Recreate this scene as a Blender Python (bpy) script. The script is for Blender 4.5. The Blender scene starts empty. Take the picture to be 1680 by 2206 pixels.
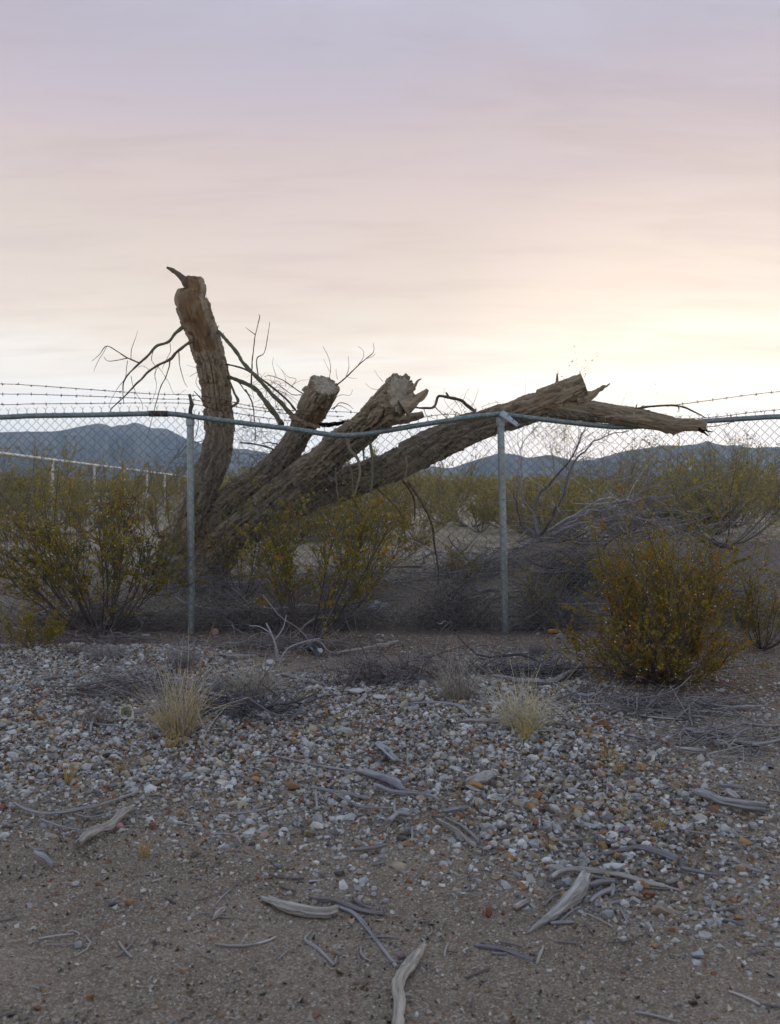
import bpy, math, random
import numpy as np
from mathutils import Vector, Matrix

random.seed(7)
RNG = np.random.default_rng(11)
scene = bpy.context.scene
COL = scene.collection

# ------------------------------------------------------------------ camera
CAM_H = 1.13          # metres above the ground at the fence foot
FOC = 1940.0          # focal length in units of 1/1680 of the frame width
HOR = 1060.0          # eye level, same units from the top of the frame
cam_d = bpy.data.cameras.new('camera')
cam = bpy.data.objects.new('camera', cam_d)
COL.objects.link(cam)
cam.location = (0, 0, CAM_H)
cam.rotation_euler = (math.radians(90), 0, 0)
cam_d.sensor_fit = 'HORIZONTAL'
cam_d.sensor_width = 36.0
cam_d.lens = 36.0 * FOC / 1680.0
cam_d.shift_y = -(1103.0 - HOR) / 1680.0
cam_d.clip_start = 0.05
cam_d.clip_end = 30000
cam_d.dof.use_dof = True
cam_d.dof.focus_distance = 7.2
cam_d.dof.aperture_fstop = 10.0
scene.camera = cam

# ------------------------------------------------------------------ world, sun, exposure
SUN_AZ = math.radians(17)      # to the right of straight ahead (+Y)
SUN_EL = math.radians(4.5)
world = bpy.data.worlds.new('World')
scene.world = world
world.use_nodes = True
wt = world.node_tree
wt.nodes.clear()
def wn(t, **k):
    n = wt.nodes.new(t)
    for a, b in k.items():
        setattr(n, a, b)
    return n
def wl(a, b):
    wt.links.new(a, b)
def s2l(c):
    return tuple(((v / 255) / 12.92 if v <= 10 else (((v / 255) + .055) / 1.055) ** 2.4) for v in c)
tc = wn('ShaderNodeTexCoord')
sep = wn('ShaderNodeSeparateXYZ'); wl(tc.outputs['Generated'], sep.inputs[0])
ramp = wn('ShaderNodeValToRGB')
ramp.color_ramp.interpolation = 'B_SPLINE'
stops = [(0.0, (.94, .94, .96)), (.06, (.92, .90, .88)), (.11, (.82, .75, .66)), (.16, (.67, .57, .465)),
         (.22, (.555, .452, .375)), (.30, (.475, .38, .338)), (.37, (.41, .328, .322)), (.46, (.285, .246, .294)),
         (.65, (.345, .375, .44)), (1.0, (.415, .49, .575))]
els = ramp.color_ramp.elements
while len(els) < len(stops):
    els.new(0.5)
for e, (p, c) in zip(els, stops):
    e.position = p
    e.color = (*c, 1)
clampz = wn('ShaderNodeMath', operation='MAXIMUM'); wl(sep.outputs[2], clampz.inputs[0]); clampz.inputs[1].default_value = 0.0
# wispy veil: noise on the sky plane, stretched into long faint streaks
zz = wn('ShaderNodeMath', operation='ADD'); wl(clampz.outputs[0], zz.inputs[0]); zz.inputs[1].default_value = 0.12
dv = wn('ShaderNodeVectorMath', operation='DIVIDE'); wl(tc.outputs['Generated'], dv.inputs[0])
cz = wn('ShaderNodeCombineXYZ')
for i in range(3):
    wl(zz.outputs[0], cz.inputs[i])
wl(cz.outputs[0], dv.inputs[1])
mp = wn('ShaderNodeMapping'); wl(dv.outputs[0], mp.inputs[0])
mp.inputs['Rotation'].default_value = (0, 0, math.radians(-24))
mp.inputs['Scale'].default_value = (0.8, 1.9, 1.0)
nz = wn('ShaderNodeTexNoise'); wl(mp.outputs[0], nz.inputs['Vector'])
nz.inputs['Scale'].default_value = 1.35; nz.inputs['Detail'].default_value = 7; nz.inputs['Roughness'].default_value = .55
nz.inputs['Distortion'].default_value = .6
nm = wn('ShaderNodeMapRange'); wl(nz.outputs[0], nm.inputs[0])
nm.inputs[1].default_value = .3; nm.inputs[2].default_value = .7; nm.inputs[3].default_value = -.034; nm.inputs[4].default_value = .034
zs = wn('ShaderNodeMath', operation='ADD'); wl(clampz.outputs[0], zs.inputs[0]); wl(nm.outputs[0], zs.inputs[1])
wl(zs.outputs[0], ramp.inputs[0])
nb = wn('ShaderNodeMapRange'); wl(nz.outputs[0], nb.inputs[0])
nb.inputs[1].default_value = .25; nb.inputs[2].default_value = .75; nb.inputs[3].default_value = .90; nb.inputs[4].default_value = 1.09
mulb = wn('ShaderNodeVectorMath', operation='SCALE'); wl(ramp.outputs[0], mulb.inputs[0]); wl(nb.outputs[0], mulb.inputs['Scale'])
mp2 = wn('ShaderNodeMapping'); wl(dv.outputs[0], mp2.inputs[0])
mp2.inputs['Rotation'].default_value = (0, 0, math.radians(-33)); mp2.inputs['Scale'].default_value = (.9, 3.4, 1.0)
nz2 = wn('ShaderNodeTexNoise'); wl(mp2.outputs[0], nz2.inputs['Vector'])
nz2.inputs['Scale'].default_value = 2.1; nz2.inputs['Detail'].default_value = 8; nz2.inputs['Roughness'].default_value = .6; nz2.inputs['Distortion'].default_value = .5
veil = wn('ShaderNodeMapRange', interpolation_type='SMOOTHSTEP'); wl(nz2.outputs[0], veil.inputs[0])
veil.inputs[1].default_value = .44; veil.inputs[2].default_value = .72; veil.inputs[3].default_value = 0; veil.inputs[4].default_value = .34
vmix = wn('ShaderNodeMix', data_type='RGBA', blend_type='MULTIPLY'); wl(veil.outputs[0], vmix.inputs[0]); wl(mulb.outputs[0], vmix.inputs[6]); vmix.inputs[7].default_value = (.78, .72, .74, 1)
gl = wn('ShaderNodeVectorMath', operation='DOT_PRODUCT'); wl(tc.outputs['Generated'], gl.inputs[0])
gl.inputs[1].default_value = (math.sin(SUN_AZ) * math.cos(SUN_EL), math.cos(SUN_AZ) * math.cos(SUN_EL), math.sin(SUN_EL))
glm = wn('ShaderNodeMapRange', interpolation_type='SMOOTHSTEP'); wl(gl.outputs['Value'], glm.inputs[0])
glm.inputs[1].default_value = .955; glm.inputs[2].default_value = 1.0; glm.inputs[3].default_value = 1.0; glm.inputs[4].default_value = 1.16
glow = wn('ShaderNodeVectorMath', operation='SCALE'); wl(vmix.outputs[2], glow.inputs[0]); wl(glm.outputs[0], glow.inputs['Scale'])
# brighter towards the set sun, cooler and dimmer on the far side of the sky
dt = wn('ShaderNodeVectorMath', operation='DOT_PRODUCT'); wl(tc.outputs['Generated'], dt.inputs[0])
dt.inputs[1].default_value = (math.sin(SUN_AZ), math.cos(SUN_AZ), 0.0)
az = wn('ShaderNodeMapRange', interpolation_type='SMOOTHSTEP'); wl(dt.outputs['Value'], az.inputs[0])
az.inputs[1].default_value = -1.0; az.inputs[2].default_value = 1.06; az.inputs[3].default_value = 0; az.inputs[4].default_value = 1
mixaz = wn('ShaderNodeMix', data_type='RGBA', blend_type='MULTIPLY'); mixaz.inputs[0].default_value = 1
tint = wn('ShaderNodeMix', data_type='RGBA'); wl(az.outputs[0], tint.inputs[0])
tint.inputs[6].default_value = (.72, .79, .92, 1); tint.inputs[7].default_value = (1, 1, 1, 1)
wl(glow.outputs[0], mixaz.inputs[6]); wl(tint.outputs[2], mixaz.inputs[7])
sky = wn('ShaderNodeTexSky', sky_type='NISHITA')
sky.sun_disc = False
sky.sun_elevation = SUN_EL
sky.sun_rotation = SUN_AZ
sky.altitude = 600; sky.air_density = 1.2; sky.dust_density = 2.0; sky.ozone_density = 2.0
skys = wn('ShaderNodeVectorMath', operation='SCALE'); wl(sky.outputs[0], skys.inputs[0]); skys.inputs['Scale'].default_value = .12
skmix = wn('ShaderNodeMix', data_type='RGBA'); skmix.inputs[0].default_value = .93
wl(skys.outputs[0], skmix.inputs[6]); wl(mixaz.outputs[2], skmix.inputs[7])
bg = wn('ShaderNodeBackground'); wl(skmix.outputs[2], bg.inputs[0]); bg.inputs[1].default_value = 1.0
wo = wn('ShaderNodeOutputWorld'); wl(bg.outputs[0], wo.inputs[0])

sd = bpy.data.lights.new('sun', 'SUN')
sd.energy = 0.3; sd.angle = math.radians(25); sd.color = (1, .86, .68)
sun = bpy.data.objects.new('sun', sd); COL.objects.link(sun)
to_sun = Vector((math.sin(SUN_AZ) * math.cos(SUN_EL), math.cos(SUN_AZ) * math.cos(SUN_EL), math.sin(SUN_EL)))
sun.rotation_euler = to_sun.to_track_quat('Z', 'Y').to_euler()
sun.location = (3, 10, 6)

vs = scene.view_settings
vs.view_transform = 'Standard'; vs.look = 'None'; vs.exposure = 0.88; vs.gamma = 1.0; vs.use_curve_mapping = False
cy = scene.cycles
cy.use_denoising = True
cy.max_bounces = 6; cy.diffuse_bounces = 3; cy.glossy_bounces = 2; cy.transmission_bounces = 3
cy.transparent_max_bounces = 6; cy.volume_bounces = 1
cy.sample_clamp_indirect = 4.0

# ------------------------------------------------------------------ noise (numpy)
def _h(ix, iy, iz, seed):
    with np.errstate(over='ignore'):
        n = (ix.astype(np.uint32) * np.uint32(374761393) + iy.astype(np.uint32) * np.uint32(668265263)
             + iz.astype(np.uint32) * np.uint32(2147483647) + np.uint32((seed * 974634777) & 0xffffffff))
        n = (n ^ (n >> np.uint32(13))) * np.uint32(1274126177)
        n = (n ^ (n >> np.uint32(16))) * np.uint32(2246822519)
        n = n ^ (n >> np.uint32(15))
    return n.astype(np.float64) / 4294967295.0 * 2 - 1
def vn(x, y, z=None, seed=0):
    x = np.asarray(x, float); y = np.asarray(y, float)
    z = np.zeros_like(x) if z is None else np.asarray(z, float)
    fx, fy, fz = np.floor(x), np.floor(y), np.floor(z)
    tx, ty, tz = x - fx, y - fy, z - fz
    ix, iy, iz = fx.astype(np.int64), fy.astype(np.int64), fz.astype(np.int64)
    sx, sy, sz = (t * t * t * (t * (t * 6 - 15) + 10) for t in (tx, ty, tz))
    def L(a, b, t): return a + (b - a) * t
    r = []
    for dz in (0, 1):
        c00 = _h(ix, iy, iz + dz, seed); c10 = _h(ix + 1, iy, iz + dz, seed)
        c01 = _h(ix, iy + 1, iz + dz, seed); c11 = _h(ix + 1, iy + 1, iz + dz, seed)
        r.append(L(L(c00, c10, sx), L(c01, c11, sx), sy))
    return L(r[0], r[1], sz)
def fbm(x, y, z=None, oct=4, seed=0, gain=.5):
    a, s, t = 1.0, 0.0, 0.0
    z = np.zeros_like(np.asarray(x, float)) if z is None else z
    for o in range(oct):
        s = s + a * vn(np.asarray(x) * 2 ** o, np.asarray(y) * 2 ** o, np.asarray(z) * 2 ** o, seed + o * 17)
        t += a; a *= gain
    return s / t
def sst(a, b, x):
    t = np.clip((np.asarray(x, float) - a) / (b - a), 0, 1)
    return t * t * (3 - 2 * t)

# ------------------------------------------------------------------ terrain
def hgt(x, y):
    x = np.asarray(x, float); y = np.asarray(y, float)
    z = .25 * sst(7.35, 8.9, y) + .0078 * np.maximum(y - 9, 0)
    z = z + .36 * np.exp(-((y - 9.5) / .85) ** 2) * sst(.75, 1.7, x)
    z = z + .07 * np.exp(-((y - 6.0) / .5) ** 2) * (1 - sst(-1.6, -.6, x)) + .03 * np.exp(-((y - 5.1) / .5) ** 2)
    near = 1 - sst(20, 60, y)
    z = z + .030 * fbm(x * .8, y * .8, oct=3, seed=3) * (near * .8 + .2)
    z = z + .010 * fbm(x * 4, y * 4, oct=3, seed=5) * near
    z = z + np.minimum(np.maximum(y - 20, 0) * .006, 6.0) * fbm(x / 60, y / 60, oct=3, seed=9)
    return z
def P(x, y, Y):
    """point that the photograph shows at (x, y) when it stands Y metres away"""
    return np.array(((x - 840.0) / FOC * Y, Y, CAM_H - (y - HOR) / FOC * Y))
def G(x, y, up=0.0):
    """point of the ground (plus up) seen at (x, y)"""
    Y = 1.0 * 400 ** np.linspace(0, 1, 260)
    for _ in range(3):
        f = hgt((x - 840) / FOC * Y, Y) + up - (CAM_H - (y - HOR) / FOC * Y)
        k = int(np.argmax(f >= 0))
        k = max(k, 1) if f.max() >= 0 else len(Y) - 1
        Y = np.linspace(Y[k - 1], Y[k], 24)
    return P(x, y, Y[12])
ZN = {'A': (53.8, 1377.6, .328), 'B': (571.2, 1377.6, .34), 'C': (1075.2, 1444.8, .328), 'D': (53.8, 1713.6, .328),
      'E': (537.6, 1713.6, .34), 'F': (1041.6, 1747.2, .348), '1': (53.8, 537.6, .368), '2': (537.6, 672.0, .36),
      '3': (1041.6, 739.2, .348), '4': (53.8, 940.8, .368), '5': (537.6, 1008.0, .36), '6': (1075.2, 1041.6, .328)}
def zz_(k, p):
    a, b, s = ZN[k]
    return (a + p[0] * s, b + p[1] * s)

# ------------------------------------------------------------------ mesh helpers
def mesh(name, V, faces, mat, parent=None, smooth=True, cols=None, vecs=None, kind=None):
    me = bpy.data.meshes.new(name)
    V = np.ascontiguousarray(np.asarray(V, np.float32).reshape(-1, 3))
    me.vertices.add(len(V)); me.vertices.foreach_set('co', V.ravel())
    fl = [np.asarray(f, np.int32) for f in faces if len(f)]
    tot = np.concatenate([np.full(len(f), f.shape[1], np.int32) for f in fl])
    idx = np.concatenate([f.ravel() for f in fl])
    me.loops.add(len(idx)); me.loops.foreach_set('vertex_index', idx)
    me.polygons.add(len(tot))
    st = np.concatenate(([0], np.cumsum(tot)[:-1])).astype(np.int32)
    me.polygons.foreach_set('loop_start', st)
    me.polygons.foreach_set('loop_total', tot)
    me.polygons.foreach_set('use_smooth', np.full(len(tot), smooth, bool))
    if cols is not None:
        a = me.attributes.new('col', 'FLOAT_COLOR', 'POINT')
        c = np.ones((len(V), 4), np.float32); c[:, :3] = cols
        a.data.foreach_set('color', c.ravel())
    if vecs is not None:
        a = me.attributes.new('grain', 'FLOAT_VECTOR', 'POINT')
        a.data.foreach_set('vector', np.asarray(vecs, np.float32).ravel())
    me.update(calc_edges=True)
    me.validate()
    me.materials.append(mat)
    o = bpy.data.objects.new(name, me)
    COL.objects.link(o)
    if parent is not None:
        o.parent = parent
        o.matrix_parent_inverse = parent.matrix_world.inverted() if False else Matrix.Translation(-parent.location)
    if kind: o['kind'] = kind
    return o
def thing(name, label, cat, loc, group=None):
    o = bpy.data.objects.new(name, None)
    o.empty_display_size = .1
    o.location = [float(v) for v in loc]
    COL.objects.link(o)
    o['label'] = label; o['category'] = cat
    if group: o['group'] = group
    return o
def tag(o, label, cat, group=None):
    o['label'] = label; o['category'] = cat
    if group: o['group'] = group
    return o
def catmull(pts, n):
    """resample control points (k, d) to n points, even in arc length of the first three columns"""
    p = np.asarray(pts, float)
    if len(p) == 2:
        q = p[0] + (p[1] - p[0]) * np.linspace(0, 1, 24)[:, None]
    else:
        e = np.vstack([2 * p[0] - p[1], p, 2 * p[-1] - p[-2]])
        out = []
        for i in range(len(p) - 1):
            a, b, c, d = e[i:i + 4]
            t = np.linspace(0, 1, 16, endpoint=False)[:, None]
            out.append(.5 * ((2 * b) + (-a + c) * t + (2 * a - 5 * b + 4 * c - d) * t ** 2 + (-a + 3 * b - 3 * c + d) * t ** 3))
        out.append(p[-1:])
        q = np.vstack(out)
        if q.shape[1] > 3:
            q[:, 3] = np.maximum(q[:, 3], p[:, 3].min() * .6)
    s = np.concatenate(([0], np.cumsum(np.linalg.norm(np.diff(q[:, :3], axis=0), axis=1))))
    t = np.linspace(0, s[-1], n)
    return np.stack([np.interp(t, s, q[:, k]) for k in range(q.shape[1])], 1), s[-1]
def frames(C):
    T = np.gradient(C, axis=0); T /= np.linalg.norm(T, axis=1)[:, None] + 1e-12
    U = np.zeros_like(T); W = np.zeros_like(T)
    ref = np.array((0, -1.0, 0))
    if abs(T[0] @ ref) > .9: ref = np.array((0, 0, 1.0))
    u = ref - T[0] * (ref @ T[0]); u /= np.linalg.norm(u)
    for i in range(len(T)):
        u = u - T[i] * (u @ T[i]); u /= np.linalg.norm(u)
        U[i] = u; W[i] = np.cross(T[i], u)
    return T, U, W
def grid_faces(n, m, wrap=True, off=0):
    i = np.arange(n - 1)[:, None]; j = np.arange(m if wrap else m - 1)[None, :]
    j2 = (j + 1) % m
    return (np.stack([i * m + j, i * m + j2, (i + 1) * m + j2, (i + 1) * m + j], -1).reshape(-1, 4) + off)
class MB:
    def __init__(s): s.V = []; s.F = {3: [], 4: []}; s.n = 0; s.C = []; s.Gr = []
    def add(s, V, F, col=None, gr=None):
        V = np.asarray(V, float).reshape(-1, 3)
        for f in F:
            f = np.asarray(f)
            if len(f): s.F[f.shape[1]].append(f + s.n)
        s.V.append(V); s.n += len(V)
        s.C.append(np.broadcast_to(np.asarray((1, 1, 1) if col is None else col, float), (len(V), 3)))
        s.Gr.append(V if gr is None else gr)
    def tube(s, C, R, k=8, col=None, cap=True, flat=None):
        C = np.asarray(C, float); R = np.broadcast_to(np.asarray(R, float), (len(C),))
        T, U, W = frames(C)
        a = np.arange(k) / k * 2 * np.pi
        fl = 1.0 if flat is None else flat
        V = C[:, None] + R[:, None, None] * (np.cos(a)[None, :, None] * U[:, None] * fl + np.sin(a)[None, :, None] * W[:, None])
        n = len(C)
        F = [grid_faces(n, k)]
        V = V.reshape(-1, 3)
        if cap:
            V = np.vstack([V, C[:1], C[-1:]])
            j = np.arange(k)
            F.append(np.stack([(j + 1) % k, j, np.full(k, n * k)], 1))
            F.append(np.stack([(n - 1) * k + j, (n - 1) * k + (j + 1) % k, np.full(k, n * k + 1)], 1))
        L = np.concatenate(([0], np.cumsum(np.linalg.norm(np.diff(C, axis=0), axis=1))))
        gr = np.stack([np.broadcast_to(np.cos(a)[None] * R[:, None], (n, k)), np.broadcast_to(np.sin(a)[None] * R[:, None], (n, k)),
                       np.broadcast_to(L[:, None], (n, k))], -1).reshape(-1, 3)
        if cap: gr = np.vstack([gr, (0, 0, 0), (0, 0, L[-1])])
        s.add(V, F, col, gr)
    def tubes(s, Pn, R, k=3, cols=None):
        """batch of thin tubes: Pn (N, m, 3), R (N, m)"""
        Pn = np.asarray(Pn, float)
        if len(Pn) == 0: return
        N, m, _ = Pn.shape
        T = np.gradient(Pn, axis=1); T /= np.linalg.norm(T, axis=2)[..., None] + 1e-9
        ref = np.where(np.abs(T[..., 2:3]) > .8, np.array((1.0, 0, 0)), np.array((0, 0, 1.0)))
        U = np.cross(T, ref); U /= np.linalg.norm(U, axis=2)[..., None] + 1e-9
        W = np.cross(T, U)
        a = np.arange(k) / k * 2 * np.pi
        V = Pn[:, :, None] + np.asarray(R)[:, :, None, None] * (np.cos(a)[:, None] * U[:, :, None] + np.sin(a)[:, None] * W[:, :, None])
        F = grid_faces(m, k)
        F = (F[None] + (np.arange(N) * m * k)[:, None, None]).reshape(-1, 4)
        c = None if cols is None else np.repeat(cols, m * k, axis=0)
        s.add(V.reshape(-1, 3), [F], c)
    def build(s, name, mat, parent=None, smooth=True, kind=None, col=False, grain=False):
        F = [np.concatenate(f) for f in s.F.values() if f]
        return mesh(name, np.concatenate(s.V), F, mat, parent, smooth, np.concatenate(s.C) if col else None,
                    np.concatenate(s.Gr) if grain else None, kind)

# ------------------------------------------------------------------ materials
class NT:
    def __init__(s, name):
        s.m = bpy.data.materials.new(name); s.m.use_nodes = True
        s.t = s.m.node_tree; s.t.nodes.clear()
        s.out = s.n('ShaderNodeOutputMaterial'); s.b = s.n('ShaderNodeBsdfPrincipled')
        s.l(s.b.outputs[0], s.out.inputs[0])
        s.b.inputs['Specular IOR Level'].default_value = .25
    def n(s, t, **k):
        x = s.t.nodes.new(t)
        for a, b in k.items(): setattr(x, a, b)
        return x
    def l(s, a, b): s.t.links.new(a, b)
    def attr(s, nm): return s.n('ShaderNodeAttribute', attribute_name=nm)
    def noise(s, vec, scale, detail=4, rough=.6, dist=0):
        x = s.n('ShaderNodeTexNoise')
        if vec is not None: s.l(vec, x.inputs['Vector'])
        x.inputs['Scale'].default_value = scale; x.inputs['Detail'].default_value = detail
        x.inputs['Roughness'].default_value = rough; x.inputs['Distortion'].default_value = dist
        return x.outputs[0]
    def mapr(s, v, a, b, c, d):
        x = s.n('ShaderNodeMapRange'); s.l(v, x.inputs[0])
        for i, q in enumerate((a, b, c, d)): x.inputs[i + 1].default_value = q
        return x.outputs[0]
    def mix(s, f, a, b, mode='MIX'):
        x = s.n('ShaderNodeMix', data_type='RGBA', blend_type=mode)
        for i, v in ((0, f), (6, a), (7, b)):
            if isinstance(v, (int, float)): x.inputs[i].default_value = v
            elif isinstance(v, tuple): x.inputs[i].default_value = (*v, 1)
            else: s.l(v, x.inputs[i])
        return x.outputs[2]
    def map(s, vec, sc):
        x = s.n('ShaderNodeMapping'); s.l(vec, x.inputs[0]); x.inputs['Scale'].default_value = sc
        return x.outputs[0]
    def obj(s): return s.n('ShaderNodeTexCoord').outputs['Object']
    def bump(s, h, st, dist=.01):
        x = s.n('ShaderNodeBump'); s.l(h, x.inputs['Height'])
        x.inputs['Strength'].default_value = st; x.inputs['Distance'].default_value = dist
        s.l(x.outputs[0], s.b.inputs['Normal'])
    def color(s, c):
        if isinstance(c, tuple): s.b.inputs['Base Color'].default_value = (*c, 1)
        else: s.l(c, s.b.inputs['Base Color'])
    def rough(s, v): s.b.inputs['Roughness'].default_value = v

def m_wood(name, c1, c2, c3, scale=1.0, bump=.6):
    t = NT(name)
    g = t.attr('grain').outputs['Vector']
    v = t.map(g, (55 * scale, 55 * scale, 5 * scale))
    n1 = t.noise(v, 1.0, 6, .65, .4)
    n2 = t.noise(g, 7 * scale, 4, .6)
    c = t.mix(t.mapr(n1, .3, .7, 0, 1), c1, c2)
    c = t.mix(t.mapr(n2, .48, .72, 0, .8), c, c3)
    at = t.attr('col').outputs['Color']
    c = t.mix(1.0, c, at, 'MULTIPLY')
    t.color(c); t.rough(.85)
    t.bump(n1, bump, .006)
    return t.m
def m_bark():
    t = NT('bark')
    g = t.attr('grain').outputs['Vector']
    v = t.map(g, (30, 30, 4))
    n1 = t.noise(v, 1.0, 7, .68, .8)
    n2 = t.noise(g, 5, 5, .62)
    n3 = t.noise(g, 90, 4, .7)
    c = t.mix(t.mapr(n1, .35, .68, 0, 1), (.055, .034, .017), (.40, .31, .195))
    c = t.mix(t.mapr(n2, .45, .68, 0, .7), c, (.25, .205, .145))
    c = t.mix(t.mapr(n2, .30, .42, .6, 0), c, (.19, .115, .06))
    n4 = t.noise(g, 2.2, 4, .6)
    c = t.mix(t.mapr(n4, .48, .64, 0, .5), c, t.mix(t.mapr(n1, .3, .7, 0, 1), (.12, .105, .085), (.38, .345, .29)))
    c = t.mix(t.mapr(n3, .3, .7, .0, .30), c, (.42, .36, .27))
    t.color(c); t.rough(.93)
    h = t.mix(.4, n1, n3)
    t.bump(h, .9, .012)
    return t.m
def m_bare():
    t = NT('bare_wood')
    g = t.attr('grain').outputs['Vector']
    v = t.map(g, (60, 60, 6))
    n1 = t.noise(v, 1.0, 6, .6, .3); n2 = t.noise(g, 9, 5, .6, .5)
    c = t.mix(t.mapr(n1, .3, .7, 0, 1), (.095, .052, .024), (.20, .125, .062))
    c = t.mix(t.mapr(n2, .5, .68, 0, .85), c, (.26, .20, .12))
    c = t.mix(t.mapr(n2, .30, .42, .8, 0), c, (.07, .038, .02))
    t.color(c); t.rough(.8); t.bump(n1, .6, .008)
    return t.m
def m_cut():
    t = NT('sawn_wood')
    g = t.attr('grain').outputs['Vector']
    n1 = t.noise(t.map(g, (30, 30, 30)), 1.0, 6, .65, .6); n2 = t.noise(g, 110, 3, .6)
    c = t.mix(t.mapr(n1, .34, .66, 0, 1), (.19, .155, .10), (.38, .35, .28))
    c = t.mix(t.mapr(n1, .60, .72, 0, .7), c, (.24, .15, .06))
    c = t.mix(t.mapr(n2, .5, .7, 0, .35), c, (.20, .15, .10))
    t.color(c); t.rough(.85); t.bump(n2, .5, .004)
    return t.m
def m_col(name, rough=.9, bump_scale=None, var=.25, bump=.5):
    t = NT(name)
    at = t.attr('col').outputs['Color']
    n = t.noise(t.obj(), bump_scale or 60, 5, .65)
    c = t.mix(t.mapr(n, .3, .7, 0, var), at, (.02, .02, .02)) if var else at
    t.color(c); t.rough(rough)
    if bump_scale: t.bump(n, bump, .004)
    return t.m
def m_leaf():
    t = NT('creosote_leaf')
    at = t.attr('col').outputs['Color']
    t.color(at); t.rough(.45); t.b.inputs['Specular IOR Level'].default_value = .35
    tr = t.n('ShaderNodeBsdfTranslucent'); t.l(at, tr.inputs[0])
    mx = t.n('ShaderNodeMixShader'); mx.inputs[0].default_value = .42
    t.l(t.b.outputs[0], mx.inputs[1]); t.l(tr.outputs[0], mx.inputs[2]); t.l(mx.outputs[0], t.out.inputs[0])
    return t.m
def m_metal(name, c1, c2, rough=.45, metal=.75, scale=14):
    t = NT(name)
    n = t.noise(t.map(t.obj(), (1, 1, .35)), scale, 6, .65)
    n2 = t.noise(t.obj(), 90, 3, .6)
    c = t.mix(t.mapr(n, .35, .68, 0, 1), c1, c2)
    c = t.mix(t.mapr(n2, .55, .75, 0, .35), c, (.16, .15, .13))
    n3 = t.noise(t.obj(), 3.5, 5, .7)
    c = t.mix(t.mapr(n3, .55, .70, 0, .6), c, (.19, .155, .12))
    t.color(c); t.b.inputs['Metallic'].default_value = metal
    t.l(t.mapr(n, .3, .7, rough - .08, rough + .15), t.b.inputs['Roughness'])
    return t.m
def m_plain(name, c, rough=.9, metal=0.0):
    t = NT(name); t.color(c); t.rough(rough); t.b.inputs['Metallic'].default_value = metal
    return t.m
def m_ground():
    t = NT('desert_ground')
    p = t.n('ShaderNodeNewGeometry').outputs['Position']
    lit = t.attr('col')
    sp = t.n('ShaderNodeSeparateColor'); t.l(lit.outputs['Color'], sp.inputs[0])
    n1 = t.noise(p, 1.7, 7, .62, .3); n2 = t.noise(p, 26, 6, .7); n3 = t.noise(p, 170, 4, .7)
    vo = t.n('ShaderNodeTexVoronoi'); t.l(p, vo.inputs['Vector']); vo.inputs['Scale'].default_value = 120
    c = t.mix(t.mapr(n1, .35, .66, 0, 1), (.11, .084, .062), (.215, .17, .124))
    c = t.mix(t.mapr(n2, .42, .70, 0, .7), c, (.25, .205, .15))
    c = t.mix(t.mapr(n2, .30, .42, .6, 0), c, (.085, .06, .042))
    gr = t.mix(t.mapr(n3, .52, .64, 0, .75), c, (.38, .355, .32))
    gr = t.mix(t.mapr(n3, .34, .46, .75, 0), gr, (.11, .082, .064))
    pw = t.n('ShaderNodeVectorMath', operation='ADD'); t.l(p, pw.inputs[0])
    nw = t.n('ShaderNodeTexNoise'); t.l(p, nw.inputs['Vector']); nw.inputs['Scale'].default_value = 60
    sw = t.n('ShaderNodeVectorMath', operation='SCALE'); t.l(nw.outputs['Color'], sw.inputs[0]); sw.inputs['Scale'].default_value = .012
    t.l(sw.outputs[0], pw.inputs[1])
    vs_ = t.n('ShaderNodeTexVoronoi'); t.l(pw.outputs[0], vs_.inputs['Vector']); vs_.inputs['Scale'].default_value = 175
    sc_ = t.n('ShaderNodeSeparateColor'); t.l(vs_.outputs['Color'], sc_.inputs[0])
    gr = t.mix(t.mapr(sc_.outputs[0], .80, .88, 0, .7), gr, t.mix(sc_.outputs[1], (.27, .215, .16), (.42, .385, .33)))
    gr = t.mix(t.mapr(sc_.outputs[2], .84, .92, 0, .7), gr, t.mix(sc_.outputs[1], (.10, .075, .06), (.22, .125, .07)))
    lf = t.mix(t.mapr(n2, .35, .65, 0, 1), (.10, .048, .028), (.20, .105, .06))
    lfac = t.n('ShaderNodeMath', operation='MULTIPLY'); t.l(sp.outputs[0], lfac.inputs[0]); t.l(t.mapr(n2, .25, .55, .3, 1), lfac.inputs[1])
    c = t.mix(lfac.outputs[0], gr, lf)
    # paler dry flats far beyond the fence
    c = t.mix(sp.outputs[1], c, t.mix(t.mapr(n1, .4, .65, 0, 1), (.27, .215, .145), (.40, .335, .24)))
    c = t.mix(sp.outputs[2], c, t.mix(t.mapr(t.noise(p, .02, 6, .7), .4, .6, 0, 1), (.17, .155, .10), (.26, .225, .16)))
    t.color(c); t.rough(.95)
    h = t.mix(.5, n3, vo.outputs['Distance'])
    h = t.mix(.45, h, n2)
    t.bump(h, .8, .012)
    return t.m
def m_mountain():
    t = NT('mountain_rock')
    p = t.n('ShaderNodeNewGeometry').outputs['Position']
    n1 = t.noise(p, .004, 8, .65, .4); n2 = t.noise(p, .03, 6, .7)
    c = t.mix(t.mapr(n1, .38, .62, 0, 1), (.055, .06, .065), (.21, .195, .18))
    c = t.mix(t.mapr(n2, .5, .7, 0, .6), c, (.065, .07, .055))
    t.color(c); t.rough(1.0); t.bump(n2, .6, 12.0)
    return t.m
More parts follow.
